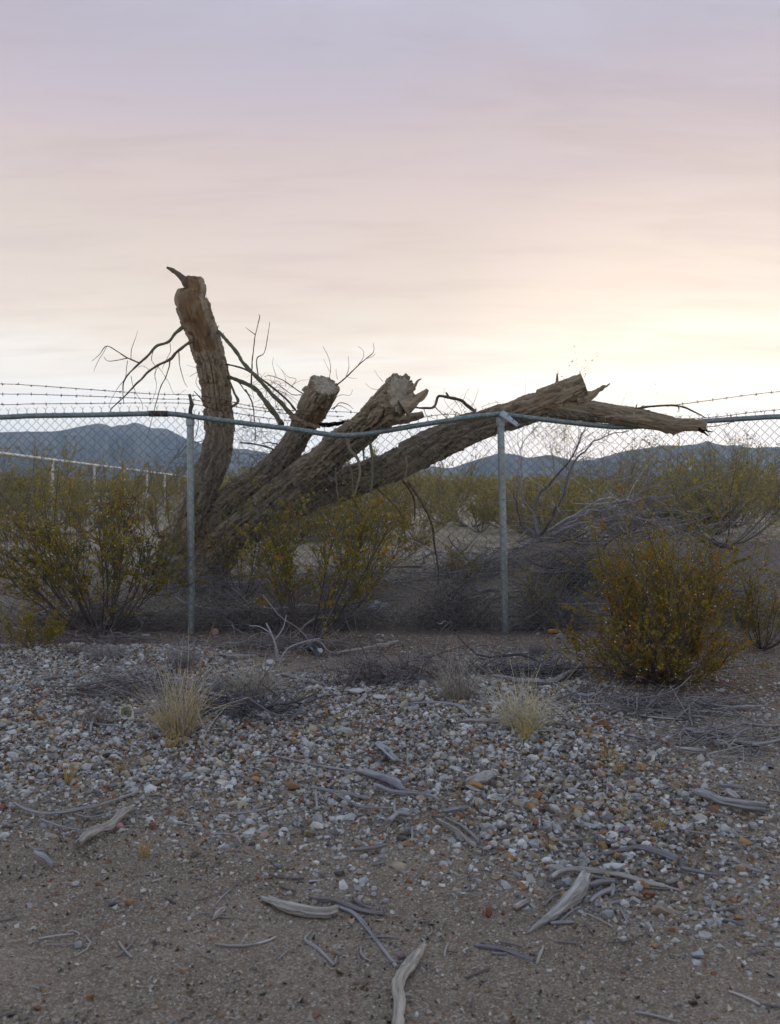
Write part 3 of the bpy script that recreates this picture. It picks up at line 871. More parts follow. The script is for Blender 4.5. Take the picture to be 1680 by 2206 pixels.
def build_tree():
    base = G(430, 1246)
    t = thing('broken_tree', 'broken dead tree behind the fence with four sawn limbs, one lying along the top rail', 'tree', P(425, 1240, 9.0))
    def cp(x, y, Y): return P(x, y, Y)
    l1 = limb('limb', [(392, 1300, 9.05, 74), (394, 1248, 9.05, 64), (396, 1200, 9.0, 52), (405, 1150, 8.95, 44), (418, 1100, 8.9, 38), (436, 1050, 8.85, 33), (456, 1008, 8.8, 30.5),
               (466, 978, 8.75, 30), (474, 940, 8.7, 30), (472, 905, 8.65, 30), (467, 868, 8.6, 29), (462, 814, 8.55, 29.5), (449, 758, 8.5, 32),
               (431, 705, 8.45, 31.5), (418, 668, 8.4, 33.5), (412, 645, 8.4, 33), (411, 634, 8.4, 31), (423, 630, 8.4, 22), (419, 616, 8.4, 22), (415, 606, 8.4, 21), (415, 600, 8.4, 20.5), (416, 595, 8.4, 19)],
              t, 100, bare=(.775, 1.02, (-.2, -1, .1), 1.0), linear=True, label='upright split limb with a horn of wood at its top')
    m = MB()
    q, _ = catmull(np.array([np.append(P(x, y, 8.38), r / FOC * 8.4) for x, y, r in ((414, 610, 15), (405, 607, 13), (396, 602, 10), (384, 591, 6.8), (371, 582, 4.4), (359, 576, 2))]), 40)
    q[:, 3] *= 1 + .2 * vn(np.linspace(0, 9, 40), np.zeros(40), seed=4)
    m.tube(q[:, :3], q[:, 3], 14, (.75, .68, .55), flat=.7); m.build('splinter', MAT['branch'], l1, col=True, grain=True)
    l2 = limb('limb', [(430, 1190, 9.1, 40), (445, 1150, 9.05, 36), (480, 1100, 8.95, 32), (515, 1062, 8.8, 29), (560, 1030, 8.6, 28), (595, 1005, 8.4, 27.5), (618, 976, 8.2, 26), (634, 951, 8.1, 25.5),
               (651, 922, 7.95, 26), (668, 890, 7.8, 29), (684, 858, 7.68, 31), (697, 832, 7.6, 32), (708, 812, 7.52, 31)],
              t, 200, cut=(P(699, 833, 7.58), (.35, -.62, .70)), bare=(.70, .91, (.55, -1, -.2), .80), label='short sawn limb leaning right, rotten orange patch below its cut')
    l3 = limb('limb', [(410, 1290, 9.1, 62), (432, 1240, 9.0, 50), (470, 1190, 8.9, 41), (508, 1152, 8.75, 36), (548, 1115, 8.6, 34), (600, 1072, 8.35, 34), (650, 1030, 8.1, 34), (697, 992, 7.85, 33),
               (738, 957, 7.65, 32.5), (779, 925, 7.45, 32), (815, 893, 7.3, 34), (845, 862, 7.15, 37), (866, 844, 7.06, 38), (890, 822, 6.95, 38), (905, 808, 6.9, 38)],
              t, 300, cut=(P(870, 846, 7.06), (.62, -.76, .18)), depth=.056, label='thick sawn limb pressing on the bent rail')
    l4 = limb('limb', [(540, 1130, 8.8, 38), (580, 1108, 8.7, 35), (620, 1090, 8.6, 34), (670, 1068, 8.5, 33), (720, 1050, 8.4, 32), (790, 1026, 8.2, 31.5), (850, 1004, 8.0, 33), (895, 980, 7.9, 34.5),
               (950, 951, 7.78, 34.5), (1000, 930, 7.68, 33), (1070, 905, 7.55, 29), (1140, 882, 7.45, 29.5), (1181, 865, 7.4, 30), (1225, 847, 7.33, 29), (1258, 831, 7.28, 27), (1285, 818, 7.25, 26)],
              t, 400, cut=(P(1258, 830, 7.28), (.93, -.15, .33)), label='long limb lying over the top rail, sawn at its far end')
    l5 = limb('limb', [(1185, 872, 7.40, 26), (1240, 881, 7.34, 25), (1285, 888, 7.28, 22), (1355, 897, 7.15, 20.5), (1424, 910, 7.07, 18.5), (1448, 916, 7.05, 19), (1468, 915, 7.04, 14.5),
               (1494, 915, 7.02, 13.5), (1520, 919, 7.0, 11)], t, 500, sides=110, depth=.026, label='forked tapering end of the fallen limb')
    # spurs and stubs
    def spur(pts, Y, name='spur', par=t, mat='bark', flat=.8, seed=0, sides=14):
        m = MB()
        q, L = catmull(np.array([np.append(P(x, y, Y), r / FOC * Y) for x, y, r in pts]), 40)
        s = np.linspace(0, L, 40)
        q[:, 3] *= 1 + .22 * vn(s * 25, s * 0, seed=seed)
        q[:, 2] += .006 * vn(s * 40, s * 0, seed=seed + 1)
        m.tube(q[:, :3], q[:, 3], sides, flat=flat); return m.build(name, MAT[mat], par, grain=True)
    spur([(1240, 862, 17), (1262, 856, 12), (1278, 849, 8), (1296, 837, 4.5), (1314, 828, 1.5)], 7.27, seed=1)
    spur([(868, 880, 18), (888, 869, 13), (903, 858, 9), (913, 848, 8), (921, 838, 4)], 7.02, seed=2)
    spur([(1197, 850, 5), (1199, 830, 3.6), (1200, 814, 2.6), (1200, 805, 1.4)], 7.38, seed=3)
    spur([(838, 828, 9), (842, 819, 8), (846, 814, 4)], 7.04, seed=4)
    spur([(876, 850, 5), (890, 835, 4), (900, 822, 2.6), (908, 816, 1.2)], 7.0, seed=5)
    spur([(655, 845, 7), (664, 834, 5), (668, 829, 2)], 7.68, seed=6)
    spur([(826, 917, 10), (868, 904, 8.5), (895, 898, 8), (912, 893, 7.5)], 7.55, name='stub', seed=7)
    spur([(678, 916, 4), (712, 914, 4.5), (750, 909, 4)], 7.9, name='stub', seed=8, mat='branch')
    spur([(624, 896, 5), (640, 905, 6), (662, 913, 6), (690, 920, 3)], 7.72, name='stub', seed=9)
    spur([(1505, 925, 3), (1519, 934, 2), (1526, 939, 1)], 6.98, seed=10, mat='branch')
    spur([(1505, 924, 3), (1520, 928, 2), (1536, 930, .8)], 6.98, seed=11, mat='branch')
    spur([(1455, 925, 7), (1452, 934, 4), (1449, 938, 1.5)], 7.05, seed=12)
    # living and dead branches: (zone, points, near, far, r0, r1)
    B = [
        ('1', [(935, 445), (880, 490), (840, 540), (770, 565), (720, 620), (670, 665), (620, 715), (580, 770), (575, 830), (580, 905)], 8.42, 8.1, 11, 2, (.75, .85, .7)),
        ('1', [(670, 665), (600, 635), (540, 597), (480, 565), (440, 610), (390, 655)], 8.2, 8.0, 4.5, 1.2, (.8, .6, .5)),
        ('1', [(600, 637), (490, 652), (460, 628)], 8.15, 8.0, 3, 1.2, (.8, .6, .5)),
        ('1', [(620, 640), (625, 590), (640, 540), (660, 475)], 8.15, 8.1, 2.5, 1, (.8, .6, .5)),
        ('1', [(755, 580), (740, 640), (765, 690), (760, 760)], 8.3, 8.2, 2.5, 1, (.8, .6, .5)),
        ('1', [(480, 565), (435, 640), (400, 715)], 8.05, 8.0, 1.8, 1, (.8, .6, .5)),
        ('1', [(850, 550), (848, 600), (820, 660), (800, 700)], 8.3, 8.2, 2, 1, (.8, .6, .5)),
        ('1', [(985, 530), (900, 590), (850, 640), (790, 672), (730, 710), (680, 760), (620, 820), (560, 880), (510, 930), (490, 975)], 8.35, 7.8, 10, 2.2, (.75, .62, .5)),
        ('1', [(850, 645), (830, 730), (790, 820), (765, 900), (740, 1000), (715, 1100)], 8.2, 7.8, 4, 1.4, (.7, .5, .42)),
        ('1', [(900, 600), (905, 680), (930, 770), (950, 805)], 8.3, 8.2, 3, 1.2, (.7, .5, .42)),
        ('1', [(620, 740), (640, 820), (680, 890), (692, 935)], 8.1, 7.9, 2, 1, (.7, .5, .42)),
        ('1', [(600, 650), (585, 750), (550, 800), (520, 850), (490, 925)], 8.1, 7.9, 2, 1, (.7, .5, .42)),
        ('1', [(790, 672), (760, 720), (770, 800), (740, 900)], 8.15, 8.0, 1.8, 1, (.7, .5, .42)),
        ('1', [(775, 680), (830, 760), (880, 850), (940, 820)], 8.15, 8.0, 1.4, .8, (.7, .5, .42)),
        ('1', [(730, 705), (690, 680), (660, 690)], 8.15, 8.0, 1.6, .8, (.7, .5, .42)),
        ('1', [(1115, 465), (1170, 520), (1230, 590), (1290, 680), (1360, 750), (1430, 830), (1500, 900), (1575, 985)], 8.45, 7.85, 10, 13, (.72, .80, .62)),
        ('1', [(1190, 745), (1260, 770), (1340, 810), (1400, 880), (1460, 960), (1505, 1025)], 8.5, 8.0, 11, 17, (.72, .80, .62)),
        ('1', [(1175, 670), (1260, 690), (1340, 730), (1440, 800), (1520, 870), (1585, 940)], 8.5, 7.95, 5, 7, (.6, .5, .42)),
        ('1', [(1325, 790), (1330, 640), (1350, 500), (1375, 400), (1368, 383)], 8.2, 8.1, 4.5, 1.5, (.65, .46, .38)),
        ('1', [(1350, 500), (1320, 478), (1290, 455)], 8.1, 8.05, 2.5, 1, (.65, .46, .38)),
        ('1', [(1365, 745), (1358, 640), (1400, 605), (1420, 510), (1430, 425)], 8.15, 8.05, 4, 1.3, (.65, .46, .38)),
        ('1', [(1290, 820), (1325, 890), (1345, 1000), (1350, 1120)], 8.3, 8.2, 5, 2.5, (.6, .46, .4)),
        ('1', [(1200, 780), (1225, 840), (1245, 890), (1205, 925)], 8.5, 8.3, 7, 9, (.85, .85, .75)),
        ('1', [(1640, 852), (1560, 800), (1500, 760), (1430, 738), (1400, 745)], 7.8, 7.9, 4, 1.2, (.65, .46, .38)),
        ('1', [(1620, 850), (1560, 845), (1480, 790), (1440, 780)], 7.8, 7.9, 2.5, 1, (.65, .46, .38)),
        ('1', [(1560, 800), (1590, 760), (1540, 745), (1500, 700)], 7.85, 7.9, 1.8, .8, (.65, .46, .38)),
        ('1', [(1470, 745), (1450, 680), (1455, 630)], 7.85, 7.9, 1.5, .8, (.65, .46, .38)),
        ('1', [(1260, 1130), (1350, 1140), (1440, 1165), (1480, 1185)], 8.3, 8.2, 5, 6, (.7, .7, .5)),
        ('1', [(1480, 1140), (1420, 1130), (1380, 1140)], 8.2, 8.2, 4, 2, (.6, .46, .4)),
        ('1', [(1030, 830), (1000, 780), (1010, 720), (960, 745)], 8.55, 8.4, 2, 1, (.7, .55, .45)),
        ('1', [(1050, 690), (1000, 690), (945, 675)], 8.5, 8.4, 1.6, .8, (.8, .7, .6)),
        ('1', [(1045, 890), (1010, 850), (990, 830)], 8.5, 8.4, 4, 2, (.6, .46, .4)),
        ('1', [(1185, 740), (1250, 780), (1290, 830), (1330, 860)], 8.45, 8.3, 4, 2, (.6, .46, .4)),
        ('1', [(1120, 470), (1135, 445)], 8.45, 8.45, 3, 1.4, (.7, .6, .5)), ('1', [(1160, 515), (1160, 487)], 8.42, 8.42, 4, 1.4, (.7, .6, .5)),
        ('1', [(1020, 950), (1000, 1090), (930, 1130), (870, 1230)], 8.5, 8.2, 3, 1.2, (.75, .65, .55)),
        ('1', [(1050, 1120), (960, 1140), (900, 1200), (840, 1260)], 8.5, 8.2, 3, 1.2, (.75, .65, .55)),
        ('2', [(522, 437), (580, 390), (640, 330), (700, 280), (740, 240), (742, 185)], 7.6, 7.6, 5, 1.2, (.65, .46, .38)),
        ('2', [(640, 330), (680, 270), (680, 230), (650, 208)], 7.6, 7.6, 1.8, 1, (.65, .46, .38)),
        ('2', [(575, 392), (595, 330), (592, 265)], 7.6, 7.6, 2.2, 1, (.65, .46, .38)),
        ('2', [(700, 280), (730, 268), (750, 250)], 7.6, 7.6, 1.4, 1, (.65, .46, .38)),
        ('2', [(590, 392), (640, 400)], 7.6, 7.6, 1.6, .9, (.65, .46, .38)),
        ('2', [(478, 402), (482, 330), (470, 270), (440, 205)], 7.6, 7.6, 2, 1, (.65, .46, .38)),
        ('2', [(525, 405), (518, 370), (517, 338)], 7.6, 7.6, 1.6, 1, (.65, .46, .38)),
        ('2', [(480, 360), (455, 310), (440, 280)], 7.6, 7.6, 1.3, .8, (.65, .46, .38)),
        ('2', [(800, 420), (770, 385), (745, 348)], 7.2, 7.2, 1.4, .8, (.7, .6, .5)), ('2', [(780, 470), (730, 455), (690, 430)], 7.2, 7.2, 1.4, .8, (.7, .6, .5)),
        ('2', [(500, 585), (540, 545), (590, 555), (620, 580)], 7.75, 7.7, 3, 1.2, (.65, .46, .38)), ('2', [(490, 580), (540, 560), (600, 590)], 7.75, 7.7, 3, 1, (.6, .42, .36)),
        ('2', [(510, 510), (560, 495), (600, 500), (618, 465)], 7.7, 7.7, 1.8, .9, (.7, .55, .45)),
        ('2', [(1350, 595), (1300, 560), (1265, 530), (1190, 512), (1130, 505), (1110, 555), (1090, 575), (1040, 575), (970, 568)], 7.6, 7.3, 11, 6, (.55, .55, .45)),
        ('2', [(1190, 512), (1175, 480)], 7.5, 7.5, 8, 4, (.5, .5, .4)),
        ('2', [(1110, 570), (1150, 610), (1200, 640), (1280, 650)], 7.5, 7.5, 2.5, 1, (.6, .46, .4)), ('2', [(1040, 575), (1060, 620), (1110, 640)], 7.4, 7.4, 2, 1, (.6, .46, .4)),
        ('2', [(1215, 515), (1255, 570), (1265, 620), (1200, 640)], 7.5, 7.5, 1.6, .9, (.6, .46, .4)), ('2', [(940, 700), (980, 760), (1010, 800)], 7.6, 7.6, 2.2, 1, (.6, .46, .4)),
        ('2', [(590, 735), (598, 820), (640, 870), (660, 940), (645, 1030), (620, 1110)], 7.28, 7.35, 11, 5, (1.7, 1.7, 1.5)),
        ('2', [(720, 775), (735, 880), (730, 1000), (725, 1080)], 7.35, 7.4, 10, 8, (1.2, 1.3, 1.0)),
        ('2', [(585, 880), (610, 960), (618, 1060), (615, 1110)], 7.5, 7.6, 5, 3, (1.6, 1.5, 1.4)), ('2', [(515, 930), (520, 1030), (535, 1140)], 7.6, 7.7, 5, 4, (1.6, 1.5, 1.4)),
        ('2', [(680, 810), (685, 890)], 7.5, 7.5, 7, 6, (1.2, 1.1, .95)),
        ('2', [(935, 860), (940, 930), (925, 990)], 7.4, 7.4, 3.5, 2, (2, 2, 2)), ('2', [(935, 855), (980, 810), (1030, 770)], 7.4, 7.4, 4, 2, (1.5, 1.5, 1.4)),
        ('2', [(1030, 860), (1080, 820), (1130, 800)], 7.4, 7.4, 2, 1.5, (1.6, 1.6, 1.5)),
        ('2', [(912, 1005), (970, 1090), (990, 1170), (985, 1250)], 7.9, 8.1, 8, 4, (.8, .65, .5)),
        ('2', [(945, 1015), (1010, 1110), (1060, 1200), (1095, 1300), (1110, 1420), (1125, 1500), (1130, 1640)], 7.9, 8.05, 8, 5, (.8, .65, .5)),
        ('2', [(760, 1055), (850, 1140), (900, 1200), (940, 1300)], 8.1, 8.2, 5, 3, (.8, .65, .5)),
        ('3', [(950, 405), (1050, 390), (1150, 385), (1250, 400), (1330, 440), (1375, 465)], 7.1, 7.05, 8, 4, (.5, .48, .42)),
        ('3', [(940, 410), (950, 376)], 7.1, 7.1, 5, 3, (.5, .48, .42)), ('3', [(965, 403), (995, 382)], 7.1, 7.1, 4, 2, (.5, .48, .42)), ('3', [(1205, 392), (1212, 425)], 7.1, 7.1, 4, 1.5, (.5, .48, .42)),
        ('3', [(930, 430), (928, 465)], 7.0, 7.0, 5, 3, (2.2, 2.2, 2.2)),
    ]
    for i, (z, pts, ya, yb, r0, r1, col) in enumerate(B):
        twig(pts, ya, yb, r0, r1, z, t, seed=i * 13, col=col)
    # fine hair-thin twigs around the base of the broken limbs
    m = MB(); rng = np.random.default_rng(5); Q = []
    for (x, y, Y, s, n) in ((420, 1000, 8.5, 60, 90), (560, 985, 8.2, 60, 90), (480, 1060, 8.6, 70, 60), (640, 1080, 7.9, 90, 90), (590, 850, 7.95, 40, 45), (1000, 905, 7.5, 50, 40), (540, 930, 8.3, 40, 40)):
        for _ in range(n):
            a = P(x + rng.normal(0, s * .5), y + rng.normal(0, s * .4), Y - rng.random() * .25)
            d = rng.normal(0, 1, 3) * (.13, .05, .13); e = rng.normal(0, 1, 3) * .05
            tt = np.linspace(0, 1, 6)[:, None]
            Q.append(a + d * tt + e * tt * (1 - tt) * 2 + np.array((0, 0, -.06)) * tt ** 2)
    Q = np.array(Q)
    m.tubes(Q, np.linspace(.0022, .0009, 6)[None].repeat(len(Q), 0), 3)
    m.build('fine_twigs', MAT['branch'], t, kind='stuff', col=True, grain=True)
build_tree()

# ------------------------------------------------------------------ shrubs
def rot_rand(N, rng):
    q = rng.normal(size=(N, 4)); q /= np.linalg.norm(q, axis=1)[:, None]
    w, x, y, z = q.T
    return np.stack([1 - 2 * (y * y + z * z), 2 * (x * y - z * w), 2 * (x * z + y * w), 2 * (x * y + z * w), 1 - 2 * (x * x + z * z), 2 * (y * z - x * w),
                     2 * (x * z - y * w), 2 * (y * z + x * w), 1 - 2 * (x * x + y * y)], 1).reshape(N, 3, 3)
OLIVE = [(.32, .255, .032), (.235, .205, .032), (.37, .28, .036), (.33, .20, .036), (.18, .165, .030)]
GOLD = [(.31, .225, .022), (.25, .20, .024), (.35, .245, .026), (.20, .17, .022), (.33, .18, .026)]
DRY_HAZED = [(.37, .30, .06), (.29, .26, .06), (.42, .33, .07), (.36, .25, .07), (.24, .22, .06)]  # drier leaves of the far bushes, with the lightening of haze put into the colour
def shrub(name, label, base, H, W, nst, nleaf, lsize, seed, pal=OLIVE, stem_col=(.105, .088, .085), seeds=0, group=None, low=.25, lean=(0, 0), cat='bush', up=.55, airy=1.0, spread=1.0, skirt=0, thin=1.0):
    rng = np.random.default_rng(seed)
    base = np.asarray(base, float)
    t = thing(name, label, cat, base, group)
    az = np.arange(nst) / nst * 2 * np.pi + rng.normal(0, .35, nst)
    ln = rng.uniform(.62, 1.05, nst)
    outr = rng.uniform(.25, 1.0, nst) ** .8
    hs = np.ones(nst)
    if skirt:
        hs[::max(1, nst // skirt)] = .32; outr[::max(1, nst // skirt)] = rng.uniform(.75, 1.05, len(outr[::max(1, nst // skirt)]))
    S = []
    tt = np.linspace(0, 1, 8)
    for i in range(nst):
        rad = W * outr[i] * (tt * (1 - up) + up * tt ** .65) * 1.0
        h = H * hs[i] * ln[i] * (1 - .28 * outr[i]) * (tt ** (1.0 + .35 * outr[i]))
        x = np.cos(az[i]) * rad + lean[0] * tt ** 1.5; y = np.sin(az[i]) * rad * spread + lean[1] * tt ** 1.5
        w = .05 * W * np.stack([vn(tt * 4, tt * 0 + i, seed=seed), vn(tt * 4, tt * 0 + i + 50, seed=seed), .5 * vn(tt * 4, tt * 0 + i + 90, seed=seed)], 1) * tt[:, None]
        S.append(np.stack([x, y, h], 1) + w)
    S = np.array(S)
    m = MB()
    r0 = .011 * H / 1.2 * thin
    m.tubes(base + S, r0 * rng.uniform(.6, 1.15, nst)[:, None] * np.linspace(1, .28, 8)[None], 5, np.tile(np.array(stem_col), (nst, 1)))
    def children(Pp, per, tlo, l, k, jitter, upb):
        N, m_, _ = Pp.shape
        idx = np.repeat(np.arange(N), per); n = len(idx)
        u = rng.uniform(tlo, 1.0, n) * (m_ - 1)
        i0 = np.minimum(u.astype(int), m_ - 2); f = (u - i0)[:, None]
        p = Pp[idx, i0] * (1 - f) + Pp[idx, i0 + 1] * f
        d = Pp[idx, i0 + 1] - Pp[idx, i0]; d /= np.linalg.norm(d, axis=1)[:, None] + 1e-9
        d = d + rng.normal(0, jitter, (n, 3)) + np.array((0, 0, upb)); d /= np.linalg.norm(d, axis=1)[:, None]
        L = l * rng.uniform(.5, 1.2, n)
        bend = rng.normal(0, .22, (n, 3)) + np.array((0, 0, .12))
        s = np.linspace(0, 1, k)
        return p[:, None] + L[:, None, None] * (d[:, None] * s[None, :, None] + bend[:, None] * (s ** 2)[None, :, None])
    Br = children(S, 9, low, .34 * H, 5, .55, .15)
    Tw = children(Br, 5, .15, .13 * H, 4, .75, .12)
    Tw2 = children(S, 6, .55, .13 * H, 4, .8, .12)
    Tw = np.concatenate([Tw, Tw2])
    m.tubes(base + Br, r0 * .34 * np.linspace(1, .4, 5)[None].repeat(len(Br), 0), 3, np.array(stem_col) * rng.uniform(.7, 1.5, (len(Br), 1)))
    m.tubes(base + Tw, r0 * .16 * np.linspace(1, .5, 4)[None].repeat(len(Tw), 0), 3, np.array(stem_col) * rng.uniform(.7, 1.7, (len(Tw), 1)))
    m.build('stems', MAT['stem'], t, col=True)
    if nleaf:
        # some twigs are full, some nearly bare
        wt_ = rng.random(len(Tw)) ** 1.6 + .05
        hz = Tw[:, :, 2].mean(1) / H
        wt_ *= sst(.02, .35, hz) * airy + .15
        wt_ /= wt_.sum()
        ii = rng.choice(len(Tw), nleaf, p=wt_)
        u = (np.round(rng.uniform(.1, 1.0, nleaf) * 4) / 4 + rng.normal(0, .02, nleaf)).clip(0, 1) * 3
        i0 = np.minimum(u.astype(int), 2); f = (u - i0)[:, None]
        p = Tw[ii, i0] * (1 - f) + Tw[ii, i0 + 1] * f + rng.normal(0, lsize * .62, (nleaf, 3))
        R = rot_rand(nleaf, rng)
        sz = lsize * rng.uniform(.6, 1.3, nleaf)[:, None, None]
        q = np.array([(-1, 0, 0), (0, -.42, .12), (1, 0, 0), (0, .42, .12)])
        V = (base + p)[:, None] + (q[None] @ R.transpose(0, 2, 1)) * sz
        pal_ = np.array(pal)
        twc = pal_[rng.integers(0, len(pal_), len(Tw))]
        c = twc[ii] * rng.uniform(.7, 1.35, (nleaf, 1))
        F = np.arange(nleaf * 4).reshape(-1, 4)
        mesh('leaves', V.reshape(-1, 3), [F], MAT['leaf'], t, False, np.repeat(c, 4, 0), None, 'stuff')
    if seeds:
        ii = rng.choice(len(Tw), seeds)
        p = base + Tw[ii, rng.integers(1, 4, seeds)] + rng.normal(0, .012, (seeds, 3))
        o6 = np.array([(1, 0, 0), (-1, 0, 0), (0, 1, 0), (0, -1, 0), (0, 0, 1), (0, 0, -1)], float)
        f8 = np.array([(0, 2, 4), (2, 1, 4), (1, 3, 4), (3, 0, 4), (2, 0, 5), (1, 2, 5), (3, 1, 5), (0, 3, 5)])
        V = p[:, None] + o6[None] * (.0042 * rng.uniform(.7, 1.3, seeds))[:, None, None]
        F = (f8[None] + (np.arange(seeds) * 6)[:, None, None]).reshape(-1, 3)
        mesh('seed_heads', V.reshape(-1, 3), [F], MAT['seed'], t, True, None, None, 'stuff')
    return t

shrub('creosote_bush', 'wide creosote bush with dark fanned stems in front of the fence at far left', G(215, 1371), 1.18, .80, 24, 34000, .0100, 1, seeds=330, lean=(-.16, -.05), low=.36)
shrub('creosote_bush', 'airy creosote bush in front of the fence, below the thick sawn limb', G(672, 1384), 1.10, .64, 14, 17000, .0100, 2, seeds=240, lean=(.16, 0), low=.42)
shrub('creosote_bush', 'dense golden brown creosote bush in front of the fence at right', G(1415, 1470), .86, .43, 40, 46000, .0078, 3, GOLD, seeds=300, low=.0, up=.75, skirt=12)
shrub('creosote_bush', 'olive creosote bush just behind the golden one, against the fence', G(1432, 1392), .80, .50, 20, 15000, .0085, 4, seeds=170, low=.15)
shrub('creosote_bush', 'small sparse creosote bush behind the fence, right of the second post', P(1165, 1345, 7.6) * (1, 1, 0) + (0, 0, .02), .45, .22, 9, 2600, .008, 5, low=.2, seeds=30)
shrub('creosote_bush', 'small green creosote sprig behind the welded mesh, left of the second post', G(985, 1262), .36, .24, 8, 2200, .009, 6, low=.2)
shrub('creosote_bush', 'leafy creosote sprigs growing at the foot of the broken tree', P(520, 1300, 8.3) * (1, 1, 0) + (0, 0, .12), .92, .42, 10, 5200, .0095, 8, seeds=70, low=.45)
shrub('creosote_bush', 'creosote bush behind the fence between the airy bush and the second post', G(800, 1240), .85, .75, 10, 5500, .011, 9, seeds=50, low=.4)
shrub('creosote_bush', 'half hidden creosote bush at the far right edge, beside the fence', G(1640, 1400), .62, .4, 14, 6500, .0085, 10, seeds=40, low=.15)
shrub('creosote_bush', 'low creosote tuft at the far left edge in front of the fence', G(75, 1400), .30, .36, 12, 4200, .0075, 11, seeds=30, low=.1)
# the big multi-stemmed shrub on the berm, and those behind it
BIG = shrub('creosote_bush', 'tall thick-stemmed creosote bush on the dirt berm right of the second post', G(1150, 1150), 1.15, .95, 9, 7000, .012, 12, stem_col=(.085, .06, .05), low=.35, lean=(.15, .1)).name
def sprawl():
    """the bare grey limbs of the shrub on the berm, trailing to the right"""
    t = bpy.data.objects[BIG]
    rng = np.random.default_rng(8)
    paths = [([(340, 1195), (312, 1060), (345, 940), (470, 800), (560, 690), (610, 560)], 14, 3, 9.3), ([(345, 1195), (420, 1080), (480, 960), (545, 765), (640, 650), (760, 570), (900, 540)], 13, 2, 9.4),
             ([(420, 1195), (520, 1140), (700, 1100), (900, 1090), (1100, 1130), (1210, 1200)], 11, 4, 9.1), ([(430, 1180), (620, 1060), (800, 990), (1000, 970), (1200, 940), (1350, 880)], 10, 3, 9.3),
             ([(400, 1170), (480, 1120), (640, 1010), (760, 960), (900, 970), (1050, 960)], 10, 3, 9.2), ([(440, 1150), (600, 1060), (800, 1030), (1000, 1050), (1200, 1040), (1400, 1060)], 9, 3, 9.5),
             ([(330, 1190), (270, 1150), (230, 1120), (200, 1010), (190, 900)], 13, 3, 9.3), ([(350, 1190), (330, 1100), (250, 960), (230, 800), (240, 640), (330, 510)], 9, 2, 9.6),
             ([(480, 960), (520, 860), (640, 800), (800, 850), (960, 850)], 5, 2, 9.4), ([(700, 1100), (850, 1060), (1000, 1090), (1180, 1150), (1300, 1180)], 6, 2, 9.0),
             ([(800, 990), (950, 930), (1040, 830)], 5, 3, 9.3), ([(560, 1000), (680, 990), (760, 1010), (840, 1050), (1000, 1120)], 5, 2, 9.0)]
    k = ZN['3'][2]
    side = []
    for i, (pp, r0, r1, Y) in enumerate(paths):
        n0 = len(pp)
        c = np.array([np.append(P(*zz_('3', p), Y + .25 * math.sin(i * 2.1 + j)), (r0 + (r1 - r0) * j / (n0 - 1)) * k / FOC * Y) for j, p in enumerate(pp)])
        _, L = catmull(c, 8); n = max(12, int(L / .03)); q, L = catmull(c, n)
        sl = np.linspace(0, L, n)
        for a in range(3): q[:, a] += .016 * vn(sl * 9, sl * 0 + a * 5, seed=i + 70)
        m = MB(); dark = .55 + .6 * rng.random()
        m.tube(q[:, :3], q[:, 3], 6, np.array((.40, .37, .375)) * (.42 if i in (0, 1, 6) else dark))
        m.build('branch', MAT['stem'], t, col=True)
        for _ in range(26):
            j = rng.integers(n // 4, n - 1); d = q[j + 1, :3] - q[j, :3]; d /= np.linalg.norm(d) + 1e-9
            d = d + rng.normal(0, .55, 3); LL = rng.uniform(.12, .5); b = rng.normal(0, .25, 3)
            u = np.linspace(0, 1, 6)[:, None]
            side.append(q[j, :3] + LL * (d * u + b * u * u))
    side = np.array(side); m = MB()
    m.tubes(side, np.linspace(.0042, .0014, 6)[None].repeat(len(side), 0), 3, np.array((.38, .355, .36)) * rng.uniform(.5, 1.3, (len(side), 1)))
    m.build('dead_twigs', MAT['stem'], t, col=True, kind='stuff')
sprawl()
MID = [((950, 1130), 1.6, 1.5, 14, 9000, .017, 'broad yellowish creosote bush behind the fence, under the long limb'),
       ((1300, 1128), 1.8, 1.6, 14, 8500, .016, 'broad creosote bush behind the tall thick-stemmed one, under the fallen limb'),
       ((1540, 1125), 2.3, 1.3, 12, 7000, .018, 'tall open creosote bush rising against the mountains near the right edge'),
       ((1230, 1118), 4.05, 1.6, 5, 2200, .024, 'tallest thin shrub, its tips showing above the fallen limb'),
       ((130, 1130), 1.9, 1.7, 14, 9000, .018, 'creosote bush behind the wide left bush, below the far rail'),
       ((300, 1122), 1.8, 1.5, 12, 7500, .018, 'creosote bush between the wide left bush and the far fence'),
       ((560, 1112), 1.7, 1.6, 12, 6500, .02, 'creosote bush seen between the tree and the middle bush, farther out'),
       ((1560, 1178), 1.0, .9, 14, 7000, .013, 'low dry creosote bush on the berm at the far right edge'),
       ((1470, 1150), .9, .9, 13, 6500, .013, 'low creosote bush on the berm behind the golden bush'),
       ((895, 1165), .85, .85, 12, 5500, .013, 'low creosote bush on open ground behind the fence, left of the second post'),
       ((1035, 1148), .95, .8, 12, 5500, .013, 'creosote bush on open ground directly left of the second post'),
       ((345, 1160), .9, .8, 11, 4500, .013, 'low creosote bush on pale ground left of the tree base'),
       ((1440, 1112), 2.0, 1.8, 12, 7000, .02, 'creosote bush farther out below the forked limb end')]
for i, (bp, H, W, ns, nl, ls, lab) in enumerate(MID):
    shrub('creosote_bush', lab, G(*bp), H, W, ns, nl, ls, 40 + i, DRY_HAZED, low=.6 if H > 4 else .3, stem_col=(.16, .14, .13), airy=.8, thin=.22 if H > 4 else 1)
def clone(root, loc, sc, rz):
    c = root.copy(); COL.objects.link(c)
    c.location = loc; c.scale = sc; c.rotation_euler = (0, 0, rz)
    for ch in list(root.children):
        d = ch.copy(); COL.objects.link(d); d.parent = c
        d.matrix_parent_inverse = ch.matrix_parent_inverse.copy()
    return c
rng = np.random.default_rng(77)
protos = []
spots = []
